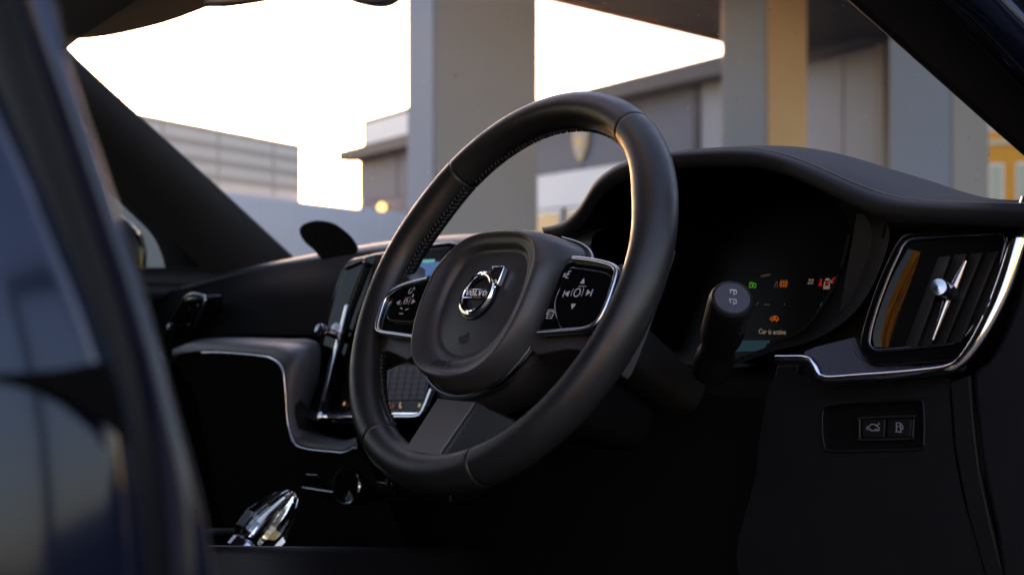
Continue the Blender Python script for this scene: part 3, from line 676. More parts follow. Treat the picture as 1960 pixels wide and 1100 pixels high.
tube('inner_ring', crom([p + V((0, -.004, 0)) for p in F1[1:8]], 5), .0035, M['soft'], fun, k=10)
tube('inner_ring', crom([p + V((0, -.002, 0)) for p in F1[14:20]], 5), .0024, M['soft'], fun, k=10)
CN = V((0, -1, .18)).normalized(); C0 = V((.37, .295, .95))
def cl(x, y, h=0): return onP(x, y, C0 + CN * h, CN)
dsp = slab('instrument_display', [cl(*p) for p in ((1080, 520), (1110, 440), (1150, 350), (1300, 318), (1480, 318), (1600, 360), (1650, 440), (1625, 560), (1560, 650), (1470, 700), (1300, 720), (1150, 640))], -CN * .01, M['screen'], car, .002)
cux, cuy = V((1, 0, 0)), V((0, .18, 1)).normalized(); Q = 1.33 / FOC       # metres per photo pixel on the display
def cf(x, y): return Frame(cl(x, y, .0008), cux, cuy)
def sc(pts, k): return [(x * k, y * k) for x, y in pts]
text('lettering', 'Car is active', cf(1478, 635), 12.0 * Q * 1.1, E_['white'], dsp)
text('lettering', '22', cf(1551, 539), 11 * Q * 1.2, E_['white'], dsp, shear=.2)
f_ = cf(1441, 546); k = Q * .85
f_.make('symbol', [f_.stroke(sc([(-9, -5), (-9, 3), (-2, 5), (0, -4), (-9, -5)], k), 2 * k), f_.stroke(sc([(9, -5), (9, 3), (2, 5), (0, -4), (9, -5)], k), 2 * k), f_.stroke(sc([(-11, 6), (-3, 7)], k), 1.6 * k)], E_['green'], dsp)
f_ = cf(1500, 543)
f_.make('symbol', [f_.stroke(sc(f_.arc(0, 0, 6, 0, 330, 14), k), 2 * k, closed=True), f_.stroke(sc([(0, 4), (0, -1)], k), 2 * k), f_.stroke(sc([(0, -3), (0, -4)], k), 2 * k), f_.stroke(sc(f_.arc(0, 0, 10, 130, 230, 6), k), 1.8 * k), f_.stroke(sc(f_.arc(0, 0, 10, -50, 50, 6), k), 1.8 * k)], E_['amber'], dsp)
f_ = cf(1487, 545); f_.make('symbol', [f_.stroke(sc([(-6, -6), (-2, 7)], k), 1.5 * k), f_.stroke(sc([(3, -6), (0, 7)], k), 1.5 * k)], E_['dim'], dsp)
f_ = cf(1571, 540); f_.make('symbol', [f_.poly(sc([(0, 8), (3, 6), (2, 0), (6, -8), (-6, -8), (-2, 0), (-3, 6)], k))], E_['red'], dsp)
f_ = cf(1583, 543)
f_.make('symbol', [f_.poly(sc([(-4, 12), (4, 12), (6, 7), (-6, 7)], k)), f_.stroke(sc([(-6, 4), (-7, -10), (7, -10), (6, 4)], k), 3 * k), f_.poly(sc([(-4, -4), (4, -4), (4, -8), (-4, -8)], k)), f_.stroke(sc([(8, 8), (12, 2)], k), 2 * k)], E_['white'], dsp)
f_ = cf(1585, 542); f_.make('symbol', [f_.poly(sc([(-3, 3), (4, 4), (4, -2), (-3, -2)], k), .0006)], E_['red'], dsp)
f_ = cf(1598, 537); f_.make('symbol', [f_.stroke(sc(f_.arc(0, 0, 6, 0, 340, 12), k), 2.4 * k, closed=True), f_.poly(sc([(-2, 3), (2, 3), (2, -3), (-2, -3)], k))], E_['red'], dsp)
f_ = cf(1483, 609); f_.make('symbol', [f_.stroke(sc([(-12, -3), (-11, 1), (-4, 4), (4, 5), (10, 1), (11, -3), (-12, -3)], k), 2 * k), f_.stroke(sc(f_.arc(-6, -4, 2.4, 0, 360, 8), k), 1.6 * k), f_.stroke(sc(f_.arc(6, -4, 2.4, 0, 360, 8), k), 1.6 * k), f_.poly(sc([(-4, 3), (4, 4), (2, -2), (-3, -2)], k))], E_['amber'], dsp)
f_ = cf(1465, 527); f_.make('symbol', [f_.stroke(sc([(-14, -3), (13, 0)], k), 1.3 * k), f_.stroke(sc([(-11, 0), (16, 3)], k), 1.3 * k)], E_['dim'], dsp)
f_ = cf(1468, 583); f_.make('symbol', [f_.stroke(sc([(-7, 0), (7, 0)], k), 2 * k), f_.stroke(sc([(-30, -1), (-24, 5)], k), 1.6 * k), f_.stroke(sc([(49, 0), (51, 2)], k), 2 * k)], E_['dim'], dsp)
f_ = cf(1571, 586); f_.make('symbol', [f_.stroke(sc(f_.arc(8, 0, 9, 130, 225, 6), k), 1.6 * k), f_.stroke(sc([(-9, -10), (-3, -11)], k), 2 * k), f_.stroke(sc([(-10, -17), (-4, -18)], k), 2 * k)], E_['dim'], dsp)
slab('screen_panel', [cl(x, y, .0012) for x, y in ((1404, 651), (1474, 651), (1468, 671), (1394, 673))], -CN * .0005, E_['blue'], dsp, 0)
# ---- driver's outer vent
VN = V((.22, -.95, .2)).normalized(); V0 = V((.64, .17, .92))
def vt(x, y, h=0): return onP(x, y, V0 + VN * h, VN)
hous = crom([vt(x, y, .0) for x, y in ((1722, 452), (1760, 440), (1850, 434), (1915, 430), (1942, 432), (1944, 452), (1925, 525), (1895, 600), (1862, 662), (1838, 690), (1780, 697), (1690, 702), (1660, 692), (1644, 662), (1654, 610), (1684, 525))], 4, True)
vb = slab('air_vent', hous, -VN * .05, M['gloss'], car, .004, 3)
fr = [(1722, 486), (1730, 470), (1746, 459), (1800, 454), (1895, 448), (1917, 448), (1925, 457), (1921, 480), (1903, 545), (1873, 605), (1852, 638), (1828, 655), (1785, 661), (1690, 670), (1671, 666), (1665, 650), (1678, 596), (1702, 530)]
tube('frame', crom([vt(x, y, .003) for x, y in fr], 4, True), .0014, M['smoke'], vb, VN, .0016, closed=True, k=10)
slab('vent_throat', crom([vt(x, y, .0008) for x, y in fr], 4, True), -VN * .0007, mat('vent_throat', (.003, .003, .003), .8, spec=.05), vb, 0)
gp = [(1736, 478), (1783, 490), (1747, 545), (1722, 605), (1708, 664), (1676, 664), (1670, 652), (1682, 598), (1706, 535)]
GN = V((.579, -.811, .085)).normalized()
gc = vt(1705, 580, .004)
gL = resamp(crom([onP(x, y, gc, GN) for x, y in ((1738, 476), (1706, 535), (1682, 598), (1671, 640), (1674, 664))], 6), 24)
gR = resamp(crom([onP(x, y, gc, GN) for x, y in ((1784, 489), (1750, 543), (1724, 605), (1712, 645), (1708, 664))], 6), 24)
loft('gloss_panel', [[a.lerp(b, i / 10) + GN * (.00042 * (1 - (i / 5 - 1) ** 2)) for a, b in zip(gL, gR)] for i in range(11)], M['piano'], vb, angle=180)
for a, b in (((1796, 492), (1731, 664)), ((1826, 488), (1757, 662)), ((1856, 486), (1784, 660)), ((1886, 484), (1815, 656)), ((1912, 480), (1842, 640))):
    pa, pb = vt(*a, .001), vt(*b, .001); sl = slab('slat', [pa, pb, pb + V((.012, 0, 0)) - VN * -.004, pa + V((.012, 0, 0)) - VN * -.004], V((0, .001, 0)) - VN * .002, M['back'], vb, .0005)
tg = lathe('toggle', vt(1816, 560, .004), (.30, -.93, .16), [(.0085, 0), (.0085, .004), (.0066, .007), (.0058, .014), (.0062, .017), (.0068, .019), (.0068, .026), (.0060, .0275), (.0, .028)], M['dchrome'], vb, 32)
def blade(a, b, ra, rb):
    P = [vt(*a, .008).lerp(vt(*b, .008), i / 8) for i in range(9)]
    return tube('blade', P, [ra + (rb - ra) * (i / 8) for i in range(9)], M['dchrome'], vb, VN, [.0022 - .001 * i / 8 for i in range(9)], k=10)
blade((1822, 556), (1849, 499), .0038, .0013); blade((1816, 566), (1786, 650), .0036, .0011)
# chrome sweep and ribbed insert
sw = [(1487, 687), (1515, 687), (1538, 687), (1551, 691), (1560, 701), (1568, 716), (1577, 724), (1595, 726), (1650, 722), (1720, 717), (1780, 711), (1812, 706), (1833, 697), (1853, 677), (1878, 640), (1904, 590), (1925, 538), (1944, 478), (1958, 430), (1972, 380)]
sh_ = [.010, .010, .010, .010, .010, .010, .010, .010, .010, .010, .010, .010, .010, .011, .013, .014, .015, .016, .016, .016]
swp = crom([vt(x, y, h) for (x, y), h in zip(sw, sh_)], 6); n_ = len(swp)
tube('chrome_sweep', swp, [.0034 if i < n_ * .62 else .0034 + .0030 * min(1, (i - n_ * .62) / (n_ * .2)) for i in range(n_)], M['chrome'], da, VN, [.0045] * n_, k=16, power=.75)
ri = [vt(x, y, h) for x, y, h in ((1537, 684, .004), (1541, 672, 0), (1560, 664, -.003), (1600, 654, -.008), (1636, 645, -.012), (1650, 680, -.008), (1668, 700, -.004), (1750, 700, -.004), (1836, 692, -.002), (1826, 701, .006), (1780, 708, .006), (1700, 715, .006), (1598, 722, .006), (1580, 720, .006), (1570, 708, .006), (1560, 692, .006))]
bm_r = slab('ribbed_insert', ri, V((0, .012, -.004)), M['carbon'], da, 0, smooth=False)
# knee panel below, with recessed switch bank
KN = V((.10, -.985, .16)).normalized(); K0 = V((.62, .165, .84))
def kn_(x, y, h=0): return onP(x, y, K0 + KN * h, KN)
hole = [(1590, 775), (1680, 768), (1755, 765), (1768, 775), (1769, 845), (1760, 859), (1680, 862), (1592, 863), (1578, 852), (1575, 795)]
kp = [(1480, 726), (1540, 715), (1568, 732), (1600, 738), (1720, 730), (1812, 722), (1818, 760), (1826, 860), (1850, 980), (1890, 1130), (1440, 1130), (1448, 900), (1462, 790)]
def polar(pts, cx, cy, n=96):
    P = crom([V((x, y, 0)) for x, y in pts], 6, True); out = []
    P = sorted(P, key=lambda p: math.atan2(p.y - cy, p.x - cx)); A = [math.atan2(p.y - cy, p.x - cx) for p in P]
    for i in range(n):
        a = -math.pi + 2 * math.pi * (i + .5) / n; j = 0
        while j < len(A) and A[j] < a: j += 1
        p0, p1 = P[j - 1], P[j % len(P)]; a0, a1 = A[j - 1], A[j % len(A)]
        if a1 <= a0: a1 += 2 * math.pi
        aa = a if a >= a0 else a + 2 * math.pi
        q = p0.lerp(p1, (aa - a0) / max(1e-9, a1 - a0)); out.append((q.x, q.y))
    return out
O = [kn_(*p) for p in polar(kp, 1672, 815)]; I = [kn_(*p) for p in polar(hole, 1672, 815)]
deep = [p - KN * .012 for p in I]
kpan = loft('knee_panel', [[p - KN * .03 for p in O], O, I, deep], M['soft'], car, closed=True, angle=50)
tube('recess_edge', [p + KN * .0005 for p in I], .0012, M['soft'], kpan, closed=True, k=8)
bank = slab('switch_bank', [kn_(x, y, -.009) for x, y in ((1560, 750), (1790, 742), (1790, 880), (1560, 885))], -KN * .01, M['fascia'], car, 0)
bz_ = crom([kn_(x, y, -.006) for x, y in ((1650, 800), (1745, 796), (1749, 802), (1747, 834), (1742, 839), (1652, 841), (1646, 836), (1646, 806))], 3, True)
tube('bank_rim', bz_, .0011, M['back'], bank, closed=True, k=8)
b1 = slab('button', [kn_(x, y, -.005) for x, y in ((1649, 803), (1694, 801), (1693, 837), (1650, 838))], -KN * .005, M['soft'], bank, .001)
b2 = slab('button', [kn_(x, y, -.005) for x, y in ((1698, 801), (1745, 800), (1743, 836), (1697, 837))], -KN * .005, M['soft'], bank, .001)
kq = 1.06 / FOC
def kf(x, y): return Frame(kn_(x, y, -.0046), (KN.cross(UP) * -1).normalized(), UP)
f_ = kf(1671, 818); k = kq * 1.1
f_.make('symbol', [f_.stroke(sc([(-12, -4), (-12, 0), (-7, 2), (-3, 6), (4, 6), (8, 3), (12, 1), (12, -3), (9, -5)], k), 1.3 * k), f_.stroke(sc(f_.arc(-7, -4, 2.3, 0, 180, 5), k), 1.2 * k), f_.stroke(sc(f_.arc(6, -4, 2.3, 0, 180, 5), k), 1.2 * k), f_.stroke(sc([(-5, -5), (4, -5)], k), 1.2 * k), f_.stroke(sc([(8, 4), (13, 9)], k), 1.3 * k)], M['faint'], bank)
f_ = kf(1722, 817)
f_.make('symbol', [f_.stroke(sc([(-6, -8), (-6, 7), (2, 7), (2, -8)], k), 1.3 * k, closed=True), f_.stroke(sc([(-6, 1), (2, 1)], k), 1.2 * k), f_.stroke(sc([(-8, -8), (4, -8)], k), 1.3 * k), f_.stroke(sc([(2, 6), (6, 3), (6, -3), (3, -3)], k), 1.2 * k)], M['faint'], bank)
# pale gusset left of the panel, strip and end cap at right
slab('gusset', [kn_(x, y, -.002) for x, y in ((1487, 700), (1530, 698), (1518, 740), (1500, 762), (1474, 768))], -KN * .01, M['soft'], da, .001)
slab('side_strip', [kn_(x, y, .002) for x, y in ((1815, 728), (1858, 716), (1864, 800), (1876, 900), (1900, 1010), (1930, 1130), (1892, 1130), (1850, 980), (1826, 860), (1819, 760))], -KN * .02, M['soft'], da, .002)
ecp = [(1862, 716), (1890, 690), (1920, 640), (1948, 570), (1975, 480), (2100, 460), (2100, 1140), (1936, 1140), (1906, 1020), (1880, 900), (1866, 790)]
slab('end_cap', crom([kn_(x, y, .008) for x, y in ecp], 3, True), -KN * .03, M['soft'], da, .004, 3)
loft('dash_return', [[onY(x, y, .185) for x, y in ((1700, 404), (1800, 409), (1960, 412), (2080, 414))], [onY(x, y, .20) for x, y in ((1690, 452), (1800, 446), (1930, 440), (2080, 440))]], M['back'], da, solid=.004)
bkp = [onY(x, y, .225) for x, y in ((1640, 410), (2080, 420), (2080, 760), (1540, 760), (1480, 690), (1600, 640))]
slab('carrier', bkp, (0, .06, 0), M['back'], da, 0)
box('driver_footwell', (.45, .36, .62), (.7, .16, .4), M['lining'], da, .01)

# ---- oval disc on the pad
dp = onY(628, 452, .225); DR = (onY(683, 455, .225) - onY(573, 455, .225)).length / 2
od = empty('oval_disc', dp + V((0, 0, -.03)), 'dark oval disc standing on the dashboard against the pale wall', 'disc')
ol = crom([onY(x, y, .225) for x, y in ((573, 444), (578, 431), (594, 424), (614, 422), (640, 428), (662, 443), (678, 460), (685, 480), (660, 500), (620, 498), (600, 478), (583, 463))], 5, True)
slab('disc', ol, ray(628, 452) * .012, M['fascia'], od, .002, 3)
for x, y in ((604, 452), (622, 459), (641, 462)): lathe('stud', onY(x, y, .2252), (0, -1, 0), [(.004, 0), (.004, .0012), (0, .0016)], M['fascia'], od, 12)
tube('foot', [onY(645, 480, .232), onY(646, 505, .245)], .008, M['back'], od)

# ------------------------------------------------------------------ console and gear selector
co = part('centre_console', V((0, -.1, .6)), car)
cA, cB = onX(360, 1047, .16), onX(1000, 1053, .10)
tpn = [cA, cA.lerp(cB, .35), cA.lerp(cB, .7), cB]
loft('side_panel', [[p + V((-.012, 0, -.001)) for p in tpn], [p + V((0, 0, -.0005)) for p in tpn], [p + V((.004, 0, -.006)) for p in tpn], [p + V((.008, 0, -.20)) for p in tpn]], M['soft'], co, solid=.003, angle=180)
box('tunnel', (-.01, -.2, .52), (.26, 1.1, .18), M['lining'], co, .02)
tube('far_rail', [onX(380, 1018, -.02), onX(470, 1017, -.02)], .004, M['dark'], co)
slab('top_plate', [onX(395, 1046, .02), onX(700, 1046, .04), onX(700, 1060, -.1), onX(395, 1060, -.1)], (0, 0, -.01), M['gloss'], co, .002)
gs = part('gear_selector', onX(515, 1040, .03), car)
# faceted crystal built from lengthwise facets
gb0, gt0 = onX(488, 1030, .03), onX(556, 950, .03)
gax = (gt0 - gb0).normalized(); gl_ = (gt0 - gb0).length
gr = gax.cross(FW).normalized(); gf = gr.cross(gax).normalized()
prof = [(-.30, .30, .6), (-.22, .62, .75), (-.02, .88, 1.0), (.30, .93, 1.05), (.62, .74, .95), (.88, .52, .75), (1.04, .34, .5), (1.10, .14, .2)]
sec = [(-1.0, .0), (-.72, .62), (-.16, .80), (.10, .62), (.62, .66), (1.0, .10), (.72, -.62), (-.72, -.62)]
hwid = .0285
rows = [[gb0 + gax * (t * gl_) + gr * (sx * s * hwid) - gf * (sy * d * hwid * .8) for sx, sy in sec] for t, s, d in prof]
vs, fs = grid_geo(rows, True); m_ = len(sec); fs += [list(range(m_))[::-1], [(len(rows) - 1) * m_ + j for j in range(m_)]]
cr = mk('crystal_grip', vs, fs, M['crystal'], gs, False, .0012, 2)
rows = [[gb0 + gax * (t * gl_) + gr * (sx * s * hwid * .42) - gf * ((sy * d * .42 - .28) * hwid * .8) for sx, sy in sec] for t, s, d in prof[1:7]]
loft('added_core', rows, M['chrome'], gs, True, True, angle=10)  # mirror core added inside the grip to brighten the crystal
tube('stem', [gb0 - gax * .004, gb0 - gax * .05], .011, M['gloss'], gs)
lathe('collar', gb0 - gax * .012, gax, [(.020, -.01), (.020, 0), (.016, .004), (0, .004)], M['dchrome'], gs, 24)

# ------------------------------------------------------------------ steering column and stalk
sc0 = part('steering_column', wl(0, 0, -.12), car)
def ell(h, hw, vt_, vb_, pw=.6, n=40):
    out = []
    for i in range(n):
        a = 2 * math.pi * i / n; c, s = math.cos(a), math.sin(a)
        u = math.copysign(abs(c) ** pw, c) * hw; v = math.copysign(abs(s) ** pw, s); vv = (vt_ + vb_) / 2 + v * (vt_ - vb_) / 2; out.append(wl(u, vv, h))
    return out
loft('lower_shroud', [ell(-.050, .050, -.035, -.085), ell(-.056, .058, -.03, -.095), ell(-.11, .060, -.03, -.095), ell(-.17, .050, -.03, -.08)], M['fascia'], sc0, True, True, angle=60)
loft('upper_shroud', [ell(-.052, .055, .022, -.033), ell(-.058, .064, .028, -.031), ell(-.12, .070, .024, -.031), ell(-.20, .068, .012, -.031)], M['back'], sc0, True, True, angle=60)
stt = onD(1401, 572, 1.05); sb = onD(1366, 694, 1.13)
axs = (stt - sb).normalized(); SL = (stt - sb).length
wst = part('wiper_stalk', sb, car)
lathe('stalk_body', sb, axs, [(.017, -.01), (.016, SL * .12), (.0135, SL * .2), (.0140, SL * .30), (.0165, SL * .42), (.0174, SL * .5), (.0176, SL * .9), (.0174, SL * .97), (.0163, SL * .995), (.0150, SL)], M['soft'], wst, 48)
tax = (axs * .35 + (CAM - stt).normalized() * .65).normalized()
cap = lathe('end_cap', stt, axs, [(.0148, -.002), (.0143, .001), (.0136, .0018), (.0, .0024)], mat('cap_grey', (.030, .031, .042), .5, bump=.1, bscale=1500), wst, 48)
lathe('cap_ring', stt, axs, [(.0163, -.0015), (.0158, .0012), (.0150, .0006), (.0148, -.002)], M['back'], wst, 48)
g = []
for r_ in range(5):
    for c_ in range(14):
        a = rad(120 + c_ * 9 + (r_ % 2) * 4.5); s1 = axs.cross(UP).normalized(); q1 = s1.cross(axs)
        dirn = (s1 * math.cos(a) + q1 * math.sin(a)); g.append(lathe_geo(sb + axs * (SL * (.70 + r_ * .045)) + dirn * .0172, dirn, [(.0011, 0), (.0007, .0009), (0, .001)], 6))
vs, fs = merge(g); tag(mk('grip_dots', vs, fs, M['soft'], wst), kind='stuff')
xr = (UP.cross(axs)).normalized(); xu = axs.cross(xr)
def wf(a, b): return Frame(stt + axs * .0026 + xr * a + xu * b, xr, xu)
for (a, b), bl in (((.0012, .0048), 1), ((.0, -.0040), 0)):
    f_ = wf(a, b); k = .00042
    f_.make('symbol', [f_.stroke(sc([(-5, -3), (-6, 5), (6, 4), (5.5, -4), (0, -4.5), (1.5, 1.5)], k), 1.0 * k)] + ([f_.stroke(sc([(-4, 3.4), (4.5, 2.6)], k), .9 * k)] if bl else []) + [f_.stroke(sc([(0, -4.5), (.3, -7)], k), 1.0 * k)], M['symbol'], cap)

# ------------------------------------------------------------------ steering wheel
sw_ = part('steering_wheel', WC, car)
RC, RA, RB = .1711, .0161, .0180
def bump_(x, c, w_): 
    d = (x - c + 180) % 360 - 180; return math.exp(-(d / w_) ** 2)
def rim_sec(th, f=1.0):
    """radial and axial half widths, centre radius"""
    inn_b = .0045 * bump_(th, 27, 14) + .0045 * bump_(th, 153, 14)
    low = .0015 * bump_(th, 270, 40)
    return RA + inn_b / 2 + low * .5, RB, RC - inn_b / 2
def rim_pt(th, ph, sh=1.0):
    a, b, rc = rim_sec(th); t = rad(th); c, s = math.cos(ph), math.sin(ph)
    r_ = rc + a * sh * c; return wl(r_ * math.cos(t), r_ * math.sin(t), b * sh * s)
segs = [(55.5, 137.0), (137.0, 241.5), (241.5, 293.0), (293.0, 415.5)]
segobs = []
for t0, t1 in segs:
    n = int((t1 - t0) / 1.2); ths = [t0, t0 + .12, t0 + .35, t0 + .7] + [t0 + 1.1 + (t1 - t0 - 2.2) * i / n for i in range(n + 1)] + [t1 - .7, t1 - .35, t1 - .12, t1]
    rows = []
    for th in ths:
        d = min(th - t0, t1 - th); sh = 1 - .075 * max(0, 1 - d / .75) ** 2
        rows.append([rim_pt(th, 2 * math.pi * j / 40, sh) for j in range(40)])
    segobs.append(loft('rim_segment', rows, M['leather'], sw_, True, angle=180))
# stitches on the inner side of the rim
first = None
for (t0, t1), so, phs in ((segs[0], segobs[0], (202,)), (segs[1], segobs[1], (184, 196))):
    for row_, pd_ in enumerate(phs):
        th = t0 + 2.2 + row_ * .6; i = 0
        while th < t1 - 1.5:
            ph = rad(pd_ + random.uniform(-1.5, 1.5))
            p = rim_pt(th, ph, 1.0); pn = rim_pt(th + .5, ph); tan_ = (pn - p).normalized(); out = (p - rim_pt(th, ph, .5)).normalized(); side = tan_.cross(out)
            ang = (.85 if row_ else -.85) + random.uniform(-.15, .15)
            d1 = (tan_ * math.cos(ang) + side * math.sin(ang)).normalized(); d2 = out.cross(d1).normalized()
            m4 = Matrix(((d1.x, d2.x, out.x, p.x), (d1.y, d2.y, out.y, p.y), (d1.z, d2.z, out.z, p.z), (0, 0, 0, 1)))
            if first is None:
                v_, f_0 = tube_geo([V((-.0034, 0, -.0008)), V((-.0018, 0, .0005)), V((0, 0, .0009)), V((.0018, 0, .0005)), V((.0034, 0, -.0008))], [.0008, .0014, .0016, .0014, .0008], V((0, 0, 1)), k=6)
                me = bpy.data.meshes.new('stitch'); me.from_pydata(v_, [], f_0); me.materials.append(M['stitch']); me.shade_smooth(); first = me
            link('stitch', first, m4, so); th += 1.6 + random.uniform(-.1, .1); i += 1
# hub cushion: rings of matching points round the hub
def ringpts(half, n=96):
    full = half + [(-x, y, h) for x, y, h in half[-2:0:-1]]
    P = crom([V(p) for p in full], 8, True); cx, cy = 0, -.024
    P = sorted(P, key=lambda p: math.atan2(p.y - cy, p.x - cx)); A = [math.atan2(p.y - cy, p.x - cx) for p in P]
    out = []
    for i in range(n):
        a = -math.pi + 2 * math.pi * (i + .5) / n; j = 0
        while j < len(A) and A[j] < a: j += 1
        p0, p1 = P[j - 1], P[j % len(P)]; a0, a1 = A[j - 1], A[j % len(A)]
        if a1 <= a0: a1 += 2 * math.pi
        aa = a if a >= a0 else a + 2 * math.pi
        out.append(p0.lerp(p1, (aa - a0) / max(1e-9, a1 - a0)))
    return out
base = ringpts([(0, .0565, -.020), (.04, .051, -.020), (.066, .042, -.018), (.0755, .031, -.012), (.0795, .012, .002), (.0795, -.008, .004), (.079, -.028, .004), (.0765, -.045, .003), (.066, -.070, .001), (.048, -.0875, -.001), (.024, -.098, -.002), (0, -.1015, -.002)])
crest = ringpts([(0, .0385, .0225), (.034, .0360, .0225), (.054, .0260, .0225), (.0635, .008, .0225), (.0665, -.02, .0225), (.0638, -.048, .0225), (.054, -.0735, .0225), (.034, -.0885, .0225), (0, -.0935, .0225)])
dish = ringpts([(0, .0265, .0125), (.028, .0250, .0125), (.0425, .0155, .0125), (.0495, -.002, .0125), (.051, -.02, .0125), (.0478, -.04, .0125), (.038, -.058, .0125), (.022, -.0695, .0125), (0, -.0745, .0125)])
cen = V((0, -.022, .0165))
def mixr(a, b, t, dh=0, g=1.0):
    return [V((p.x + (q.x - p.x) * t, p.y + (q.y - p.y) * t, p.z + (q.z - p.z) * t + dh)) for p, q in zip(a, b)]
R_ = [[p + V((0, 0, -.012)) for p in base], base]
for t, dh in ((.22, .008), (.45, .0100), (.68, .0078), (.84, .0048), (.95, .0022), (.985, .0010)): R_.append(mixr(base, crest, t, dh))
R_.append(mixr(crest, dish, .04, .0004)); R_.append(mixr(crest, dish, .18, .0006)); R_.append(mixr(crest, dish, .32, .0))
for t, dh in ((.50, .0016), (.66, .0024), (.80, .0022), (.90, .0010), (1.0, 0)): R_.append(mixr(crest, dish, t, dh))
for s in (.93, .82, .6, .35, .12): R_.append([V((cen.x + (p.x - cen.x) * s, cen.y + (p.y - cen.y) * s, .0125 + .0042 * (1 - s ** 1.6))) for p in dish])
rows = [[wl(*p) for p in r] for r in R_]
vs, fs = grid_geo(rows, True); n = 96; fs.append([(len(rows) - 1) * n + j for j in range(n)])
hub = mk('hub_cushion', vs, fs, M['hubp'], sw_, True, angle=180, recalc=True)
bk = ringpts([(0, .050, 0), (.04, .046, 0), (.062, .036, 0), (.072, .012, 0), (.075, -.02, 0), (.073, -.045, 0), (.064, -.07, 0), (.05, -.09, 0), (.026, -.104, 0), (0, -.108, 0)])
loft('hub_back', [[wl(p.x * s, p.y * s, h) for p in bk] for s, h in ((1.0, -.006), (1.04, -.012), (1.02, -.03), (.85, -.055))], M['back'], sw_, True, True, angle=50)
ctl = [(.0765, -.044), (.0705, -.060), (.0625, -.0735), (.048, -.0895), (.024, -.1005), (0, -.1040), (-.024, -.1005), (-.048, -.0895), (-.0625, -.0735), (-.0705, -.060), (-.0765, -.044)]
tube('chrome_line', crom([wl(u * 1.02, v, .001) for u, v in ctl], 6), .0017, M['dchrome'], sw_, wn, .003, k=10)
tube('trim_edge', crom([wl(u, v, -.021) for u, v in ((.030, .055), (.055, .049), (.072, .041), (.081, .030), (.086, .022))], 5), .0013, M['dchrome'], sw_, wn, .002, k=10)
# print on the hub
def hf(u, v, h): return Frame(wl(u, v, h), wu, wv)
text('lettering', 'AIRBAG', Frame(wl(-.0045, -.0838, .0238), wu, (wv - wn * .18).normalized()), .0075, M['emboss'], hub)
f_ = hf(-.001, -.057, .0152); k = .0011
f_.make('symbol', [f_.stroke(sc([(-5, 1), (-1, 1), (4, 4), (4, -3.5), (-1, -1), (-5, -1)], k), .8 * k, closed=True), f_.stroke(sc([(-3, -1), (-3, -4), (1, -4), (1, -1.5)], k), .8 * k)], M['emboss'], hub)
# emblem
EC = (0, -.018); em_h = .0165
seat_ = lathe('emblem_seat', wl(*EC, em_h - .001), wn, [(.0232, 0), (.0228, .0015), (.0215, .0022), (.0155, .0022), (.0150, 0)], M['badge'], sw_, 64)
emb = lathe('emblem_ring', wl(*EC, em_h), wn, [(.0216, .0), (.0214, .0022), (.0200, .0048), (.0180, .0056), (.0166, .0050), (.0158, .0028), (.0156, .0)], M['chrome'], sw_, 72, angle=28)
c45 = math.cos(math.pi / 4)
ar = [(.0250, .0262), (.0048, .0262), (.0098, .0212), (.0078, .0192)] + [(.0195 * math.cos(a), .0195 * math.sin(a)) for a in (rad(64), rad(45), rad(26))] + [(.0192, .0078), (.0212, .0098), (.0262, .0048)]
ar = [(.0250, .0250), (.0070, .0250), (.0108, .0212), (.0086, .0185), (.0130, .0130), (.0185, .0086), (.0212, .0108), (.0250, .0070)]
slab('emblem_arrow', [wl(EC[0] + x, EC[1] + y, em_h + .0052) for x, y in ar], -wn * .006, M['chrome'], emb, .0011, 2, angle=30)
slab('emblem_bar', [wl(EC[0] + x, EC[1] + y, em_h + .0036) for x, y in ((-.0168, .0038), (.0168, .0038), (.0168, -.0038), (-.0168, -.0038))], -wn * .0036, M['badge'], emb, .0004)
for s_ in (1, -1): tube('bar_edge', [wl(EC[0] - .0162, EC[1] + s_ * .0038, em_h + .0038), wl(EC[0] + .0162, EC[1] + s_ * .0038, em_h + .0038)], .0004, M['chrome'], emb, k=6)
def letV(f_): return [f_.poly([(-3.6, 3), (-.6, 3), (-.6, 2.4), (-1.2, 2.3), (.25, -1), (1.6, 2.3), (1, 2.4), (1, 3), (3.4, 3), (3.4, 2.4), (2.8, 2.3), (.7, -3), (-.7, -3), (-3, 2.3), (-3.6, 2.4)])]
def letO(f_):
    n = 20; o = [(3.3 * math.cos(2 * math.pi * i / n), 3.1 * math.sin(2 * math.pi * i / n)) for i in range(n)]; q = [(1.5 * math.cos(2 * math.pi * i / n), 2.2 * math.sin(2 * math.pi * i / n)) for i in range(n)]
    return [f_.poly([o[i], o[(i + 1) % n], q[(i + 1) % n], q[i]]) for i in range(n)]
def letL(f_): return [f_.poly([(-2.8, 3), (.3, 3), (.3, 2.4), (-.4, 2.3), (-.4, -2.3), (1.2, -2.3), (2.0, -.8), (2.7, -.8), (2.7, -3), (-2.8, -3), (-2.8, -2.4), (-2.2, -2.3), (-2.2, 2.3), (-2.8, 2.4)])]
kk = .00083
for x, fn in ((-.0118, letV), (-.0061, letO), (-.0006, letL), (.0051, letV), (.0113, letO)):
    f_ = Frame(wl(EC[0] + x, EC[1], em_h + .0037), wu * kk, wv * kk); f_.make('letter', fn(f_), M['letter'], emb)
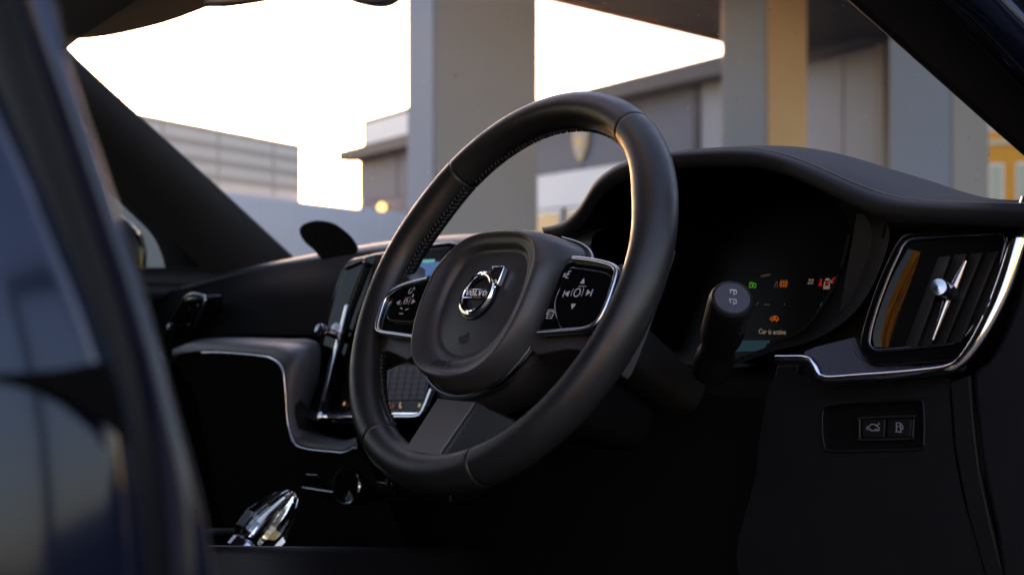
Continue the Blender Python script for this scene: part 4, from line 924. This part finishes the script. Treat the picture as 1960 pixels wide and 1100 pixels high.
# lower spoke
fr_ = [(-.0275, -.104, -.002), (.0275, -.104, -.002), (.0250, -.161, .012), (-.0250, -.161, .012)]
bkq = [(.036, -.104, -.045), (.036, -.165, -.012), (-.036, -.165, -.012), (-.036, -.104, -.045)]
A4 = [wl(*p) for p in fr_]; B4 = [wl(*p) for p in (bkq[3], bkq[0], bkq[1], bkq[2])]
mk('lower_spoke', A4 + B4, [(0, 1, 2, 3), (7, 6, 5, 4), (0, 4, 5, 1), (1, 5, 6, 2), (2, 6, 7, 3), (3, 7, 4, 0)], M['back'], sw_, True, .003, 3)
slab('lit_spoke_face', [p + wn * .0012 for p in (wl(-.0262, -.106, -.0015), wl(.0258, -.106, -.0015), wl(.0236, -.159, .0118), wl(-.0236, -.159, .0118))], -wn * .002, M['spoke'], sw_, .001)  # paler plate over the dark spoke: light on its face put into colour
# side spokes and pods
def spoke(sgn, lift):
    o = [(.074, .020), (.100, .020), (.125, .017), (.143, .020), (.157, .031), (.166, .044), (.168, 0), (.166, -.060), (.157, -.062), (.142, -.056), (.120, -.055), (.074, -.056)]
    P = [wl(sgn * u, v + lift, .004 if u < .13 else .000) for u, v in o]
    return slab('side_spoke', crom(P, 3, True), -wn * .026, M['hubp'], sw_, .006, 4, angle=60)
spoke(1, -.002); spoke(-1, -.014)
def pod(pts, h, frame, fname_r=.0022):
    P = crom([wpx(x, y, h) for x, y in pts], 4, True)
    pd = slab('control_pod', P, -wn * .012, M['gloss'], sw_, .002, 3, angle=60)
    n = len(crom(frame, 5)) if False else 0
    tube('frame', crom([wpx(x, y, h + .0015) for x, y in frame], 5), fname_r, M['satchrome'], pd, wn, .0034, k=12, power=.8)
    return pd
PR = pod([(1094, 497), (1130, 499), (1160, 505), (1177, 512), (1181, 525), (1172, 560), (1158, 594), (1143, 618), (1122, 629), (1080, 634), (1031, 637), (1044, 596), (1060, 552), (1075, 516)], .010,
         [(1100, 496), (1130, 499), (1160, 505), (1176, 511), (1182, 522), (1176, 548), (1162, 588), (1146, 617), (1126, 630), (1090, 634), (1033, 638)])
hp = .010
bd_ = [(1086, 514), (1110, 512), (1150, 518), (1164, 523), (1170, 532), (1165, 556), (1152, 592), (1140, 612), (1124, 622), (1095, 627), (1073, 629), (1064, 604), (1062, 576), (1071, 552)]
pb = slab('button', crom([wpx(x, y, hp + .003) for x, y in bd_], 4, True), -wn * .003, M['gloss'], PR, .0012, 3, angle=60)
def pf(x, y): return Frame(wpx(x, y, hp + .0032), wu, wv)
k = .00052
def sym(parent, x, y, geos, m=None): f_ = pf(x, y); return f_.make('symbol', geos(f_), m or M['symbol'], parent)
sym(PR, 1116, 538, lambda f: [f.poly(sc([(0, 5), (5, -4), (-5, -4)], k))])
sym(PR, 1096.5, 586, lambda f: [f.poly(sc([(0, -5), (5, 4), (-5, 4)], k))])
sym(PR, 1084.5, 562, lambda f: [f.poly(sc([(-4, 0), (5, 5), (5, -5)], k)), f.stroke(sc([(-6, 5), (-6, -5)], k), 1.6 * k)])
sym(PR, 1127.5, 560, lambda f: [f.poly(sc([(4, 0), (-5, 5), (-5, -5)], k)), f.stroke(sc([(6, 5), (6, -5)], k), 1.6 * k)])
sym(PR, 1105, 560, lambda f: [f.stroke(sc(f.arc(0, 0, 6.5, 0, 342, 18), k), 1.6 * k, closed=True)])
sym(PR, 1105, 560, lambda f: [f.stroke(sc(f.arc(0, 0, 12.5, 150, 205, 8), k), 1.3 * k), f.stroke(sc(f.arc(0, 0, 12.5, -28, 38, 8), k), 1.3 * k)], M['faint'])
sym(PR, 1115, 548, lambda f: [f.stroke(sc([(-8, 0), (8, 0)], k), 1.6 * k)], M['faint'])
sym(PR, 1085, 526, lambda f: [f.stroke(sc([(-7, -3), (-6, 3)], k), 1.3 * k), f.stroke(sc([(-4, -3), (-3, 2)], k), 1.3 * k), f.stroke(sc([(7, 6), (2, 6), (1, 1), (5, 1), (0, 0), (0, -5), (6, -5)], k), 1.4 * k)])
sym(PR, 1053, 601, lambda f: [f.stroke(sc([(-8, -1), (-7, 7), (4, 7), (5, 5)], k), 1.1 * k), f.stroke(sc([(-5, -7), (-4, 4), (8, 4), (7, -7)], k), 1.1 * k, closed=True), f.stroke(sc([(-1.5, 0), (5, 0)], k), .8 * k), f.stroke(sc([(-1.5, -3.5), (5, -3.5)], k), .8 * k)])
tube('button_line', crom([wpx(x, y, hp + .0008) for x, y in ((1072, 552), (1064, 572), (1062, 590), (1066, 608), (1073, 621))], 4), .0004, M['symbol'], PR, k=6)
PL = pod([(816, 536), (780, 545), (752, 559), (737, 578), (728, 606), (724, 628), (731, 637), (760, 642), (800, 648), (830, 640), (840, 580)], .010,
         [(822, 534), (786, 543), (758, 555), (741, 572), (730, 600), (724, 626), (731, 636), (760, 641), (802, 647)])
bl = [(784, 547), (812, 540), (834, 536), (830, 618), (800, 618), (760, 615), (744, 612), (740, 602), (748, 580), (764, 557)]
slab('button', crom([wpx(x, y, hp + .003) for x, y in bl], 4, True), -wn * .003, M['gloss'], PL, .0012, 3, angle=60)
sym(PL, 777, 577, lambda f: [f.stroke(sc(f.arc(0, 0, 5, -60, 240, 12), k), 1.5 * k), f.stroke(sc([(0, 0), (2, 3)], k), 1.5 * k)])
sym(PL, 777, 577, lambda f: [f.stroke(sc([(-8, 7), (9, 8)], k), 1.2 * k), f.stroke(sc([(12, 6), (11, -6)], k), 1.2 * k), f.stroke(sc([(-12, -2), (-11, -7)], k), 1.2 * k)], M['faint'])
sym(PL, 762, 579, lambda f: [f.poly(sc([(-5, 0), (5, 5), (5, -5)], k))])
sym(PL, 792, 577, lambda f: [f.poly(sc([(5, 0), (-5, 5), (-5, -5)], k))])
sym(PL, 786, 557, lambda f: [f.stroke(sc(f.arc(0, 0, 5, 100, 360, 9), k), 1.4 * k), f.stroke(sc([(4, 5), (10, 5)], k), 1.3 * k), f.stroke(sc([(7, 8), (7, 2)], k), 1.3 * k)])
sym(PL, 790, 566, lambda f: [f.poly(sc([(-1, 4), (3, 2), (2, -4), (-1, -2)], k))])
sym(PL, 769, 590, lambda f: [f.stroke(sc([(-4, 1), (2, -1)], k), 2 * k)])
sym(PL, 779, 592, lambda f: [f.stroke(sc([(-4, -1), (3, 1)], k), 2 * k)])
sym(PL, 768, 600, lambda f: [f.stroke(sc([(-5, 0), (5, 0)], k), 2 * k)])
sym(PL, 797, 609, lambda f: [f.stroke(sc([(-6, -3), (6, -3)], k), 1.2 * k), f.stroke(sc([(-3, 0), (6, 0)], k), 1.2 * k), f.stroke(sc([(0, 3), (3, 3)], k), 1.2 * k)], M['faint'])
